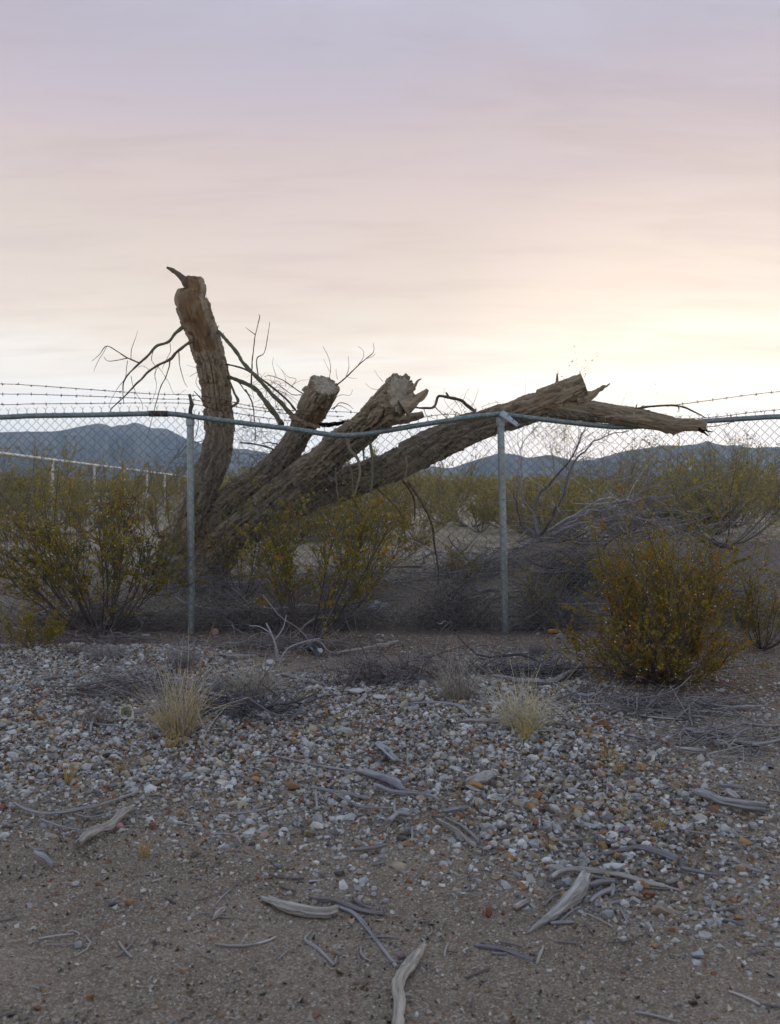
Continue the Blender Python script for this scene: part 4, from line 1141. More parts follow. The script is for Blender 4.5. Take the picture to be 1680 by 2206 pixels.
for i in range(90):
    Y = 14.5 * (120 / 14.5) ** (rng.random() ** 1.25)
    X = rng.uniform(-.5, .5) * Y
    if Y < 30 and -.26 < X / Y < -.20: continue
    spots.append((X, Y))
spots.sort(key=lambda q: q[1])
for i, (X, Y) in enumerate(spots):
    loc = (X, Y, float(hgt(X, Y)) - .03)
    if i < 6:
        protos.append(shrub('creosote_bush', 'distant creosote bush out on the plain beyond the fence', loc, (1.5, 1.2, 1.75, 1.3, 1.6, 1.1)[i], (1.3, 1.2, 1.2, 1.5, 1.6, .9)[i], 12,
              6500, .021, 200 + i, DRY_HAZED, group='distant creosote bushes on the plain', low=.12, stem_col=(.17, .15, .14)))
    else:
        k = rng.uniform(.75, 1.25)
        clone(protos[int(rng.integers(0, 6))], loc, (k * rng.uniform(.9, 1.3), k, k * rng.uniform(.85, 1.1)), rng.uniform(0, 6.28))

def build_scrub():
    """the far plain's scrub, too far to count"""
    rng = np.random.default_rng(9)
    n = 4200
    Y = 95 * (1700 / 95) ** (rng.random(n) ** .9); X = rng.uniform(-.56, .56, n) * Y
    Z = hgt(X, Y)
    lv = 11
    s = rng.uniform(.7, 1.5, n) * (1 + Y / 700)
    p = np.stack([X, Y, Z], 1)[:, None] + rng.normal(0, 1, (n, lv, 3)) * np.array((.62, .62, .0)) * s[:, None, None]
    p[..., 2] += np.abs(rng.normal(0, .48, (n, lv))) * s[:, None] + .1
    R = rot_rand(n * lv, rng)
    q = np.array([(-1, 0, 0), (0, -.6, .1), (1, 0, 0), (0, .6, .1)])
    V = p.reshape(-1, 1, 3) + (q[None] @ R.transpose(0, 2, 1)) * (np.repeat(s, lv) * .40)[:, None, None]
    c = np.array(DRY_HAZED)[rng.integers(0, 5, n)] * rng.uniform(.7, 1.2, (n, 1))
    o = mesh('desert_scrub', V.reshape(-1, 3), [np.arange(n * lv * 4).reshape(-1, 4)], MAT['leaf'], None, False, np.repeat(c, lv * 4, 0), None, 'stuff')
    o['label'] = 'olive scrub covering the far plain below the mountains'
build_scrub()

# ------------------------------------------------------------------ dead brush
GREYS = [(.30, .28, .28), (.22, .205, .205), (.40, .38, .375), (.15, .13, .125)]
def brush(label, c, ext, h, n, seed, L=(.12, .45), rad=(.0014, .005), bias=(0, 0), cols=GREYS, up=.25, name='dead_brush'):
    rng = np.random.default_rng(seed)
    c = np.asarray(c, float)
    t = thing(name, label, 'brush', c)
    def batch(n, L, rad, k):
        p = rng.normal(0, .42, (n, 2)) * np.array(ext)
        gx, gy = c[0] + p[:, 0], c[1] + p[:, 1]
        fall = np.exp(-((p[:, 0] / ext[0]) ** 2 + (p[:, 1] / ext[1]) ** 2))
        z = hgt(gx, gy) + np.abs(rng.normal(0, .5, n)) * h * fall + .005
        d = rng.normal(0, 1, (n, 3)) * np.array((1, .8, up)) + np.array((*bias, 0)); d[:, 2] = np.abs(d[:, 2]) * np.sign(rng.random(n) - .25)
        d /= np.linalg.norm(d, axis=1)[:, None]
        LL = rng.uniform(*L, n)[:, None, None]
        s = np.linspace(0, 1, k)
        b = rng.normal(0, .30 if k < 8 else .10, (n, 3)) * np.array((1, 1, .6 if k < 8 else .2)); b2 = rng.normal(0, .12 if k < 8 else .03, (n, 3))
        Q = np.stack([gx, gy, z], 1)[:, None] + LL * (d[:, None] * s[None, :, None] + b[:, None] * (s * s)[None, :, None] + b2[:, None] * np.sin(s * 7)[None, :, None])
        gz = hgt(Q[..., 0], Q[..., 1]) + .004
        Q[..., 2] = np.maximum(Q[..., 2], gz)
        R = rng.uniform(*rad, n)[:, None] * np.linspace(1, .45, k)[None]
        C = np.array(cols)[rng.integers(0, len(cols), n)] * rng.uniform(.7, 1.25, (n, 1))
        return Q, R, C
    m = MB()
    m.tubes(*(lambda a: (a[0], a[1], 5, a[2]))(batch(max(5, n // 40), (L[1] * .7, L[1] * 1.6), (rad[1] * .8, rad[1] * 1.9), 8)))
    m.build('branches', MAT['stem'], t, col=True)
    m = MB(); n = int(n * .68)
    Q, R, C = batch(n, L, (rad[0] * 1.0, rad[0] * 2.4), 5)
    m.tubes(Q, R, 3, C)
    m.build('twigs', MAT['stem'], t, col=True, kind='stuff')
    return t
PURP = [(.25, .225, .225), (.17, .15, .155), (.35, .32, .315), (.13, .105, .095)]
def gz(x, y): return G(x, y)
brush('long heap of grey brush along the fence foot, left of the curly brush', (-.55, 7.55, .05), (.62, .22), .30, 900, 1, cols=PURP)
brush('curly grey brush banked against the fence foot left of the second post', (.55, 7.5, .04), (.48, .20), .40, 1300, 2, (.08, .28), cols=PURP, up=.7)
brush('brush heaped against the fence foot right of the left post', (-1.25, 7.5, .05), (.42, .2), .26, 600, 3, cols=PURP)
brush('brush caught behind the wide left bush along the fence foot', (-2.35, 7.5, .05), (.8, .22), .26, 800, 4, cols=PURP)
brush('dark brush pile behind the fence, right of the second post', (1.75, 8.35, .2), (.45, .4), .42, 800, 5, (.12, .5), (.0016, .007), cols=[(.085, .07, .075), (.13, .115, .12), (.20, .185, .19)])
brush('shadowy brush at the fence foot between the second post and the golden bush', (1.35, 7.5, .04), (.32, .2), .28, 650, 6, cols=PURP, up=.5)
brush('brush behind the golden bush at the right edge', (2.75, 7.7, .05), (.65, .35), .42, 1000, 7, cols=PURP, up=.5)
brush('wide tangle of fallen grey branches spread over the berm at right', (2.2, 10.1, .6), (1.2, .45), .34, 300, 8, (.35, 1.1), (.0022, .010), (1.3, -.1), [(.17, .155, .16), (.24, .225, .235), (.11, .095, .095)], .4)
brush('fallen grey branches lying on the berm left of the second post', (.75, 9.2, .3), (.6, .45), .32, 600, 9, (.2, .6), (.0018, .009), (.6, 0))
brush('scattered grey branches on the ground behind the middle bush', (-.3, 8.6, .2), (.7, .5), .16, 420, 10, (.15, .5), (.0016, .006))
brush('grey twig litter around the foot of the broken tree', (-1.7, 8.4, .15), (.55, .35), .16, 420, 11, (.12, .4))
brush('dead grey twig heap on the gravel beside the pale plastic cup', G(283, 1500), (.34, .24), .14, 340, 12, (.1, .34), (.0013, .0045))
brush('dark arc of dead twigs on the gravel right of the tall straw tuft', G(520, 1540), (.34, .17), .10, 300, 13, (.1, .38), (.0013, .004), cols=[(.10, .095, .10), (.16, .15, .155)])
brush('low grey brush on bare dirt in the middle, above the gravel', G(790, 1475), (.26, .14), .17, 480, 14, (.06, .2), (.0012, .003), cols=PURP, up=.6)
brush('low grey brush right of the middle one, with dark sticks', G(905, 1470), (.20, .14), .18, 360, 15, (.06, .24), (.0012, .004), cols=PURP, up=.6)
brush('loose dark sticks strewn left of the golden bush', G(1100, 1455), (.5, .14), .06, 200, 16, (.15, .45), (.0018, .006), (1, 0), [(.10, .095, .10), (.19, .18, .185)], .1)
brush('grey stick litter below the golden bush', G(1420, 1530), (.55, .22), .05, 330, 17, (.08, .32), (.0015, .0055), (.6, 0), GREYS, .1)
brush('sticks littering the right edge beyond the sawn logs', G(1545, 1600), (.36, .28), .05, 170, 18, (.08, .3), (.0016, .005), (.6, 0), GREYS, .1)
brush('fallen twigs under the airy middle bush', G(620, 1400), (.6, .16), .10, 260, 19, (.1, .4), (.0013, .004))
brush('dry twigs at the foot of the wide left bush', G(190, 1385), (.5, .14), .10, 240, 20, (.1, .35), (.0013, .004), cols=PURP)

# ------------------------------------------------------------------ dry ground cover beyond the fence
def ground_cover():
    rng = np.random.default_rng(31)
    n = 9000
    Y = rng.uniform(7.35, 13.5, n); X = rng.uniform(-1, 1, n) * (.47 * Y + .3)
    k = rng.random(n) < .25 + 1.1 * sst(-.05, .45, fbm(X * 1.3, Y * 1.3, oct=3, seed=66))
    X, Y = X[k], Y[k]; n = len(X)
    u = np.linspace(0, 1, 4)
    d = np.concatenate([rng.normal(0, .7, (n, 2)), np.abs(rng.normal(.7, .4, (n, 1)))], 1); d /= np.linalg.norm(d, axis=1)[:, None]
    b = rng.normal(0, .3, (n, 3)) - np.array((0, 0, .2))
    L = rng.uniform(.06, .26, n)
    Q = np.stack([X, Y, hgt(X, Y)], 1)[:, None] + L[:, None, None] * (d[:, None] * u[None, :, None] + b[:, None] * (u * u)[None, :, None])
    Q[..., 2] = np.maximum(Q[..., 2], hgt(Q[..., 0], Q[..., 1]) + .003)
    pal = np.array([(.46, .38, .24), (.36, .31, .22), (.30, .28, .27), (.22, .20, .195), (.42, .32, .15)])
    m = MB(); m.tubes(Q, rng.uniform(.0016, .0034, n)[:, None] * np.linspace(1, .5, 4)[None], 3, pal[rng.integers(0, 5, n)] * rng.uniform(.6, 1.15, (n, 1)))
    o = m.build('ground_cover', MAT['grass'], None, col=True, kind='stuff')
    o['label'] = 'dry straw and twigs covering the ground beyond the fence'
ground_cover()

# ------------------------------------------------------------------ grass
STRAW = [(.66, .56, .36), (.54, .48, .35), (.44, .40, .32), (.60, .43, .18)]
GREYG = [(.30, .275, .285), (.22, .205, .215), (.38, .355, .345)]
def tuft(label, c, r, h, n, seed, cols=STRAW, curl=.5, wid=.0013, name='grass_tuft'):
    rng = np.random.default_rng(seed)
    c = np.asarray(c, float)
    k = 6
    a = rng.uniform(0, 2 * np.pi, n); rr = np.sqrt(rng.random(n)) * r
    bx, by = c[0] + np.cos(a) * rr * .75, c[1] + np.sin(a) * rr * .6
    bz = hgt(bx, by) - .004
    out = np.stack([np.cos(a), np.sin(a)], 1) * rng.uniform(.05, .8, n)[:, None] * (rr / r)[:, None]
    L = h * rng.uniform(.35, 1.05, n)
    s = np.linspace(0, 1, k)
    d = np.concatenate([out * .7 + rng.normal(0, .12, (n, 2)), np.ones((n, 1))], 1); d /= np.linalg.norm(d, axis=1)[:, None]
    b = rng.normal(0, curl * .55, (n, 3)) + np.concatenate([out * .4, -np.full((n, 1), curl * .35)], 1)
    Q = np.stack([bx, by, bz], 1)[:, None] + L[:, None, None] * (d[:, None] * s[None, :, None] + b[:, None] * (s ** 2.2)[None, :, None])
    Q += .05 * L[:, None, None] * curl * np.sin(s * 9 + rng.uniform(0, 6, n)[:, None])[..., None] * rng.normal(0, 1, (n, 1, 3)) * s[None, :, None]
    Q[..., 2] = np.maximum(Q[..., 2], hgt(Q[..., 0], Q[..., 1]) + .002)
    m = MB()
    C = np.array(cols)[rng.integers(0, len(cols), n)] * rng.uniform(.7, 1.2, (n, 1))
    m.tubes(Q, wid * rng.uniform(.6, 1.2, n)[:, None] * np.linspace(1, .35, k)[None], 3, C)
    o = m.build(name, MAT['grass'], None, col=True)
    return tag(o, label, 'grass')
tuft('tallest straw coloured grass tuft standing on the gravel at left', G(385, 1588), .085, .35, 330, 1, curl=.5, wid=.0018)
tuft('grey beige curled grass tuft behind the tall straw tuft', G(548, 1500), .12, .24, 280, 2, [(.46, .42, .33), (.34, .32, .29), (.52, .46, .33)], .8, .0016)
tuft('upright grey dead weed left of the beige tuft, against dark dirt', G(478, 1495), .07, .17, 160, 17, GREYG, .5)
tuft('dense pale round grass tuft on the gravel right of centre', G(1128, 1572), .115, .25, 440, 3, [(.66, .60, .43), (.52, .49, .40), (.68, .57, .34)], .85, .0016)
tuft('loose yellowish grass clump left of the pale round tuft', G(985, 1508), .09, .26, 240, 4, [(.50, .43, .27), (.36, .33, .29), (.26, .24, .24)], .7, .0016)
tuft('small purple grey weed at the foot of the left post', G(392, 1440), .075, .19, 330, 5, GREYG, .6)
tuft('low grey weed on the dirt below the wide left bush', G(232, 1418), .13, .11, 420, 6, GREYG, .7)
tuft('pale brown weed at the left end of the gravel crest', G(160, 1412), .08, .12, 200, 16, [(.26, .21, .17), (.2, .17, .16)], .7)
tuft('small grey weed on dirt right of the second post', G(1158, 1408), .075, .12, 260, 7, GREYG, .7)
tuft('thin brown weed beside the dead twig heap', G(215, 1560), .08, .13, 150, 8, [(.30, .25, .18), (.24, .2, .17)], .7)
tuft('yellow upright grass sprig below the pale round tuft', G(1128, 1598), .03, .15, 60, 9, [(.55, .42, .12), (.48, .38, .16)], .25)
for i, (x, y, h, lab) in enumerate([(1268, 1592, .09, 'thin yellow grass sprig on gravel right of the pale round tuft'), (1302, 1640, .12, 'taller yellow grass sprig on gravel, rightmost of the upper three'),
        (1332, 1668, .10, 'yellow grass sprig on gravel just below the thin dark stick'), (1347, 1766, .11, 'yellow grass sprig beside the bare sand patch'),
        (1418, 1790, .09, 'yellow grass sprig on gravel right of the bare sand patch'), (1462, 1708, .08, 'yellow grass sprig left of the thick log at right'),
        (1362, 1700, .05, 'short orange grass tuft on gravel above the bare sand patch'), (312, 1846, .07, 'lone yellow grass blade on sand below the thick pale branch'),
        (368, 1612, .10, 'yellow grass sprig in front of the tall straw tuft'), (262, 1665, .10, 'orange dry sprig on the gravel at left, below the twig heap'),
        (145, 1690, .11, 'yellow grass sprigs near the left edge of the gravel'), (870, 1515, .10, 'small yellow grass sprig above the gravel at centre'),
        (1180, 1830, .06, 'small yellow sprig on the pebbles at lower right of centre')]):
    tuft(lab, G(x, y), .018, h, 26, 60 + i, [(.52, .38, .11), (.46, .34, .13), (.40, .24, .08)], .3, name='grass_sprig')

# ------------------------------------------------------------------ gravel, grit
def ico():
    p = (1 + 5 ** .5) / 2
    v = np.array([(-1, p, 0), (1, p, 0), (-1, -p, 0), (1, -p, 0), (0, -1, p), (0, 1, p), (0, -1, -p), (0, 1, -p), (p, 0, -1), (p, 0, 1), (-p, 0, -1), (-p, 0, 1)], float)
    v /= np.linalg.norm(v[0])
    f = np.array([(0, 11, 5), (0, 5, 1), (0, 1, 7), (0, 7, 10), (0, 10, 11), (1, 5, 9), (5, 11, 4), (11, 10, 2), (10, 7, 6), (7, 1, 8), (3, 9, 4), (3, 4, 2), (3, 2, 6), (3, 6, 8), (3, 8, 9),
                  (4, 9, 5), (2, 4, 11), (6, 2, 10), (8, 6, 7), (9, 8, 1)])
    return v, f
ICO = ico()
PAL = np.array([(.50, .505, .505), (.42, .425, .43), (.32, .325, .33), (.52, .505, .465), (.41, .35, .265), (.33, .21, .11), (.25, .13, .062), (.39, .295, .25), (.21, .205, .205), (.32, .26, .185), (.11, .10, .095), (.23, .115, .082), (.60, .605, .60)])
PW = np.array([18, 17, 14, 12, 12, 6, 4, 5, 9, 9, 5, 3, 8], float); PW /= PW.sum()
CUB = (np.array([(x, y, z) for x in (-1, 1) for y in (-1, 1) for z in (-1, 1)], float) * .62,
       np.array([(0, 1, 3), (0, 3, 2), (4, 6, 7), (4, 7, 5), (0, 4, 5), (0, 5, 1), (2, 3, 7), (2, 7, 6), (0, 2, 6), (0, 6, 4), (1, 5, 7), (1, 7, 3)]))
OCT = (np.array([(1, 0, 0), (-1, 0, 0), (0, 1, 0), (0, -1, 0), (0, 0, 1), (0, 0, -1)], float),
       np.array([(0, 2, 4), (2, 1, 4), (1, 3, 4), (3, 0, 4), (2, 0, 5), (1, 2, 5), (3, 1, 5), (0, 3, 5)]))
def stones(shape, N, r, seed, flat=.85):
    rng = np.random.default_rng(seed)
    v, f = shape
    sc = np.stack([rng.uniform(.8, 1.35, N), rng.uniform(.65, 1.05, N), rng.uniform(.45, .85, N)], 1)
    V = v[None] * (1 + rng.uniform(-.28, .22, (N, len(v), 1)))
    if len(v) < 12: V = V * (1 + rng.uniform(-.25, .25, (N, len(v), 3)) + (0 if len(v) == 8 else rng.normal(0, .18, (N, len(v), 3))))
    V = (V * sc[:, None]) @ rot_rand(N, rng).transpose(0, 2, 1)
    V[..., 2] *= flat
    return V * r[:, None, None], f
def build_gravel():
    rng = np.random.default_rng(3)
    n = 182000
    Y = np.sqrt(rng.uniform(1.55 ** 2, 7.15 ** 2, n)); X = rng.uniform(-1, 1, n) * (.465 * Y + .32)
    nz_ = fbm(X * 1.1, Y * 1.1, oct=3, seed=71); nz2 = fbm(X * 3.2, Y * 3.2, oct=2, seed=72)
    top = 6.25 - .85 * sst(-1.25, -.55, X) - .15 * sst(.6, 1.4, X)
    bot = 3.15 + .25 * nz_ + .25 * (1 - sst(-1.2, -.3, X)) - .6 * sst(.1, .8, X)
    dens = sst(-1.5, .95, Y - bot) ** 1.2 * (1 - sst(-.12, .22, Y - top + .25 * nz_))
    side = sst(.75, 1.5, X) * sst(-.5, .9, X / np.maximum(Y, .1) * 4 - .2)
    dens = dens * (1 - .62 * side)
    sp = .07 + .12 * sst(.1, .6, nz_) + .16 * (Y > 5)
    sp = sp + .13 * sst(.15, .5, nz2) * (Y < 3.4)
    dens = np.maximum(dens, sp)
    clump = .62 + .38 * sst(-.35, .3, fbm(X * 5, Y * 5, oct=2, seed=73))
    keep = rng.random(n) < dens * .95 * clump
    X, Y, dens = X[keep], Y[keep], dens[keep]
    N = len(X)
    r = .0084 * np.exp(rng.normal(0, .44, N)); r = np.clip(r, .005, .030)
    r *= np.where(dens < .3, .62, 1) * (.72 + .28 * sst(.2, .7, dens))
    lift = rng.random(N) ** 1.5 * .016 * sst(.4, .9, dens) + r * .02
    base_ = np.stack([X, Y, hgt(X, Y) + lift], 1)
    c = PAL[rng.choice(len(PAL), N, p=PW)] * rng.uniform(.72, 1.15, (N, 1)) * np.array((1.0, .985, .95))
    VV, FF, CC, off = [], [], [], 0
    big = (r > .017)
    small = r < .0072
    for sel, shape in ((big, ICO), (~big & ~small, CUB), (small, OCT)):
        n_ = int(sel.sum()); k_ = len(shape[0])
        V, f = stones(shape, n_, r[sel], 4 + k_)
        VV.append((V + base_[sel][:, None]).reshape(-1, 3))
        CC.append((np.repeat(c[sel][:, None], k_, 1) * (1 + .15 * rng.normal(0, 1, (n_, k_, 1)))).reshape(-1, 3))
        FF.append((f[None] + off + (np.arange(n_) * k_)[:, None, None]).reshape(-1, 3)); off += n_ * k_
    V, F, cc = np.concatenate(VV), np.concatenate(FF), np.concatenate(CC)
    o = mesh('gravel', V.reshape(-1, 3), [F], MAT['stone'], None, False, np.clip(cc.reshape(-1, 3), .03, .75), None, 'stuff')
    o['label'] = 'pale and rusty crushed gravel spread over the dirt'
    # grit on the sand
    n = 112000
    Y = np.sqrt(rng.uniform(1.5 ** 2, 7.1 ** 2, n)); X = rng.uniform(-1, 1, n) * (.46 * Y + .28)
    g = fbm(X * 2.2, Y * 2.2, oct=3, seed=81)
    wgt = (1 - .72 * sst(3.1, 3.9, Y)) + .42 * sst(5.0, 5.6, Y)
    keep = rng.random(n) < wgt * (.42 + .9 * sst(-.3, .5, g)) * (.35 + .65 * np.clip(Y / 3.2, 0, 1))
    X, Y = X[keep], Y[keep]; N = len(X)
    r = np.clip(.0040 * np.exp(rng.normal(0, .45, N)), .0016, .011)
    o6 = np.array([(1, 0, -.4), (-.5, .87, -.4), (-.5, -.87, -.4), (.5, .3, .7), (-.5, .1, .75)], float)
    f8 = np.array([(0, 1, 3), (1, 4, 3), (1, 2, 4), (2, 0, 3), (2, 3, 4)])
    V = o6[None] * (1 + rng.uniform(-.3, .3, (N, 5, 1))) * rng.uniform(.6, 1.2, (N, 1, 3))
    V = (V @ rot_rand(N, rng).transpose(0, 2, 1)) * r[:, None, None]
    V = V + np.stack([X, Y, hgt(X, Y) + r * .15], 1)[:, None]
    c = PAL[rng.choice(len(PAL), N, p=PW)] * rng.uniform(.4, 1.15, (N, 1)) * np.array((1.0, .91, .79))
    F = (f8[None] + (np.arange(N) * 5)[:, None, None]).reshape(-1, 3)
    o = mesh('grit', V.reshape(-1, 3), [F], MAT['stone'], None, False, np.repeat(c, 5, 0), None, 'stuff')
    o['label'] = 'fine grit and small pebbles on the bare sand'
build_gravel()

def rock(zone, p, wz, hz, col, label, seed, flat=1.0, name='rock', deep=.8):
    """one stone that can be picked out: wz, hz its width and height in zone units"""
    x, y = zz_(zone, p)
    c = G(x, y + hz * ZN[zone][2] * .35)
    k = ZN[zone][2] / FOC * c[1]
    w, h = wz * k / 2, hz * k / 2
    me_v, me_f = ICO
    # two subdivisions, then chipped flat by random planes
    v = [tuple(q) for q in me_v]; f = [tuple(q) for q in me_f]
    for _ in range(2):
        cache = {}; nf = []
        def mid(a, b):
            kk = (min(a, b), max(a, b))
            if kk not in cache:
                q = (np.array(v[a]) + np.array(v[b])) / 2; q /= np.linalg.norm(q); v.append(tuple(q)); cache[kk] = len(v) - 1
            return cache[kk]
        for a, b, d in f:
            ab, bd, da = mid(a, b), mid(b, d), mid(d, a)
            nf += [(a, ab, da), (b, bd, ab), (d, da, bd), (ab, bd, da)]
        f = nf
    V = np.array(v); rng = np.random.default_rng(seed)
    for _ in range(9):
        n = rng.normal(size=3); n /= np.linalg.norm(n)
        d = rng.uniform(.55, .85)
        o = V @ n - d
        V = V - np.maximum(o, 0)[:, None] * n
    V = V * (1 + .06 * vn(V[:, 0] * 3, V[:, 1] * 3, V[:, 2] * 3, seed))[:, None]
    V = V / np.abs(V).max(0) * np.array((w, w * deep, h))
    a = rng.uniform(-.3, .3); ca, sa = math.cos(a), math.sin(a)
    V = V @ np.array([(ca, sa, 0), (-sa, ca, 0), (0, 0, 1)])
    V = V + c + np.array((0, 0, h * .72 + .008 * float(sst(2.25, 3.0, c[1]) * (1 - sst(6.0, 6.4, c[1])))))
    cc = np.array(col)[None] * (1 + .16 * fbm(V[:, 0] * 40, V[:, 1] * 40, V[:, 2] * 40, oct=3, seed=seed))[:, None]
    o = mesh(name, V, [np.array(f)], MAT['stone'], None, False, cc)
    return tag(o, label, 'rock')
RK = [('4', (705, 1163), 56, 27, (.46, .46, .46), 'pale flat rock on the dirt left of the left post'),
      ('4', (970, 1197), 34, 26, (.13, .15, .17), 'dark blue grey stone at the foot of the left post'),
      ('4', (1024, 1196), 26, 16, (.38, .28, .18), 'tan stone right of the left post foot'),
      ('B', (35, 150), 74, 40, (.52, .52, .52), 'white rounded rock on the dirt under the airy middle bush'),
      ('A', (290, 462), 56, 36, (.50, .49, .46), 'pale round stone left of the dead twig heap'),
      ('5', (1520, 985), 44, 18, (.40, .36, .31), 'tan rock at the foot of the second post'),
      ('5', (780, 1033), 50, 22, (.42, .38, .32), 'cream rock on the dirt below the fence, left of centre'),
      ('5', (918, 1108), 34, 18, (.55, .55, .55), 'small white rock above the low grey brush'),
      ('6', (400, 1003), 64, 44, (.33, .34, .34), 'grey squarish block in front of the orange plastic piece'),
      ('6', (258, 988), 34, 22, (.38, .38, .37), 'round grey stone left of the orange plastic piece'),
      ('6', (145, 1240), 50, 34, (.40, .33, .25), 'tan stone among dark sticks left of the golden bush'),
      ('D', (575, 712), 66, 26, (.10, .11, .15), 'dark navy flat stone on the bare sand at lower left'),
      ('D', (688, 706), 66, 46, (.26, .16, .10), 'brown clod beside the dark navy stone'),
      ('D', (330, 584), 56, 38, (.42, .42, .42), 'pale grey stone alone on sand left of the brown clod'),
      ('D', (772, 632), 48, 28, (.48, .46, .42), 'small cream stone above the brown clod'),
      ('D', (352, 980), 60, 50, (.33, .33, .34), 'grey chunky stone near the bottom left'),
      ('D', (838, 205), 50, 36, (.30, .10, .09), 'red stone right of the thick pale branch'),
      ('D', (620, 215), 60, 40, (.36, .20, .19), 'pink stone touching the thick pale branch'),
      ('D', (1530, 360), 44, 32, (.40, .39, .37), 'pale stone on fine pebbles below the forked grey twig'),
      ('E', (176, 455), 50, 36, (.20, .23, .28), 'blue grey round stone left of centre on the sand'),
      ('E', (960, 1012), 62, 52, (.26, .19, .22), 'purple stone left of the pale curved branch at the bottom'),
      ('E', (862, 672), 40, 36, (.34, .36, .38), 'blue grey pebble above the long thin stick'),
      ('E', (792, 597), 44, 36, (.42, .43, .44), 'pale pebble pair on sand right of centre, upper one'),
      ('E', (784, 630), 38, 24, (.44, .44, .43), 'pale pebble pair on sand right of centre, lower one'),
      ('E', (1512, 742), 54, 68, (.22, .085, .055), 'rusty red porous rock on the sand right of centre'),
      ('E', (1606, 744), 28, 34, (.24, .10, .06), 'little red stone beside the rusty porous rock'),
      ('E', (600, 72), 56, 56, (.36, .34, .32), 'rounded grey stone standing in the gravel at centre'),
      ('F', (885, 132), 50, 52, (.24, .16, .20), 'dull purple stone in the gravel right of centre'),
      ('F', (1325, 888), 80, 44, (.36, .38, .42), 'blue grey stone alone on sand at lower right'),
      ('F', (1045, 905), 36, 40, (.36, .37, .38), 'upright grey stone on sand left of the blue grey one'),
      ('F', (1632, 765), 50, 44, (.40, .41, .42), 'pale stone at the right edge near the bottom'),
      ('F', (60, 218), 54, 46, (.44, .44, .42), 'cream stone in gravel above the tusk shaped wood'),
      ('F', (320, 14), 44, 36, (.56, .56, .55), 'bright white stone in the gravel right of centre'),
      ('C', (140, 978), 46, 36, (.55, .55, .55), 'bright white pebble left of the dull purple stone'),
      ('C', (560, 816), 50, 36, (.48, .45, .38), 'cream stone in the gravel above the bare sand patch'),
      ('B', (645, 630), 36, 24, (.58, .58, .57), 'small bright white stone left of the blue grey driftwood block'),
      ('B', (1090, 750), 42, 54, (.50, .47, .42), 'upright cream stone right of the blue grey driftwood block'),
      ('A', (1045, 796), 42, 36, (.52, .52, .52), 'white stone in gravel right of the tall straw tuft'),
      ('A', (948, 850), 44, 36, (.50, .51, .52), 'white angular stone in gravel below the tall straw tuft'),
      ('A', (358, 778), 50, 36, (.50, .50, .48), 'white stone in gravel at left, below the twig heap')]
for i, (z, p, w, h, c, lab) in enumerate(RK):
    rock(z, p, w, h, c, lab, 900 + i)
rock('4', (1118, 1148), 50, 52, (.42, .31, .26), 'pinkish broken slab leaning at the fence foot right of the left post', 990, name='rock_slab', deep=.35)

# white crusted lumps half buried in the gravel
for i, (z, p, w, h, lab) in enumerate([('B', (570, 335), 120, 36, 'white crusted lump in the gravel below the low grey brush'), ('B', (720, 375), 100, 30, 'white crusted lump in the gravel, smaller, right of the other'),
                                       ('A', (700, 165), 90, 26, 'white crusted lump on the gravel crest at left')]):
    rock(z, p, w, h, (.50, .49, .47), lab, 1020 + i, name='caliche_lump')

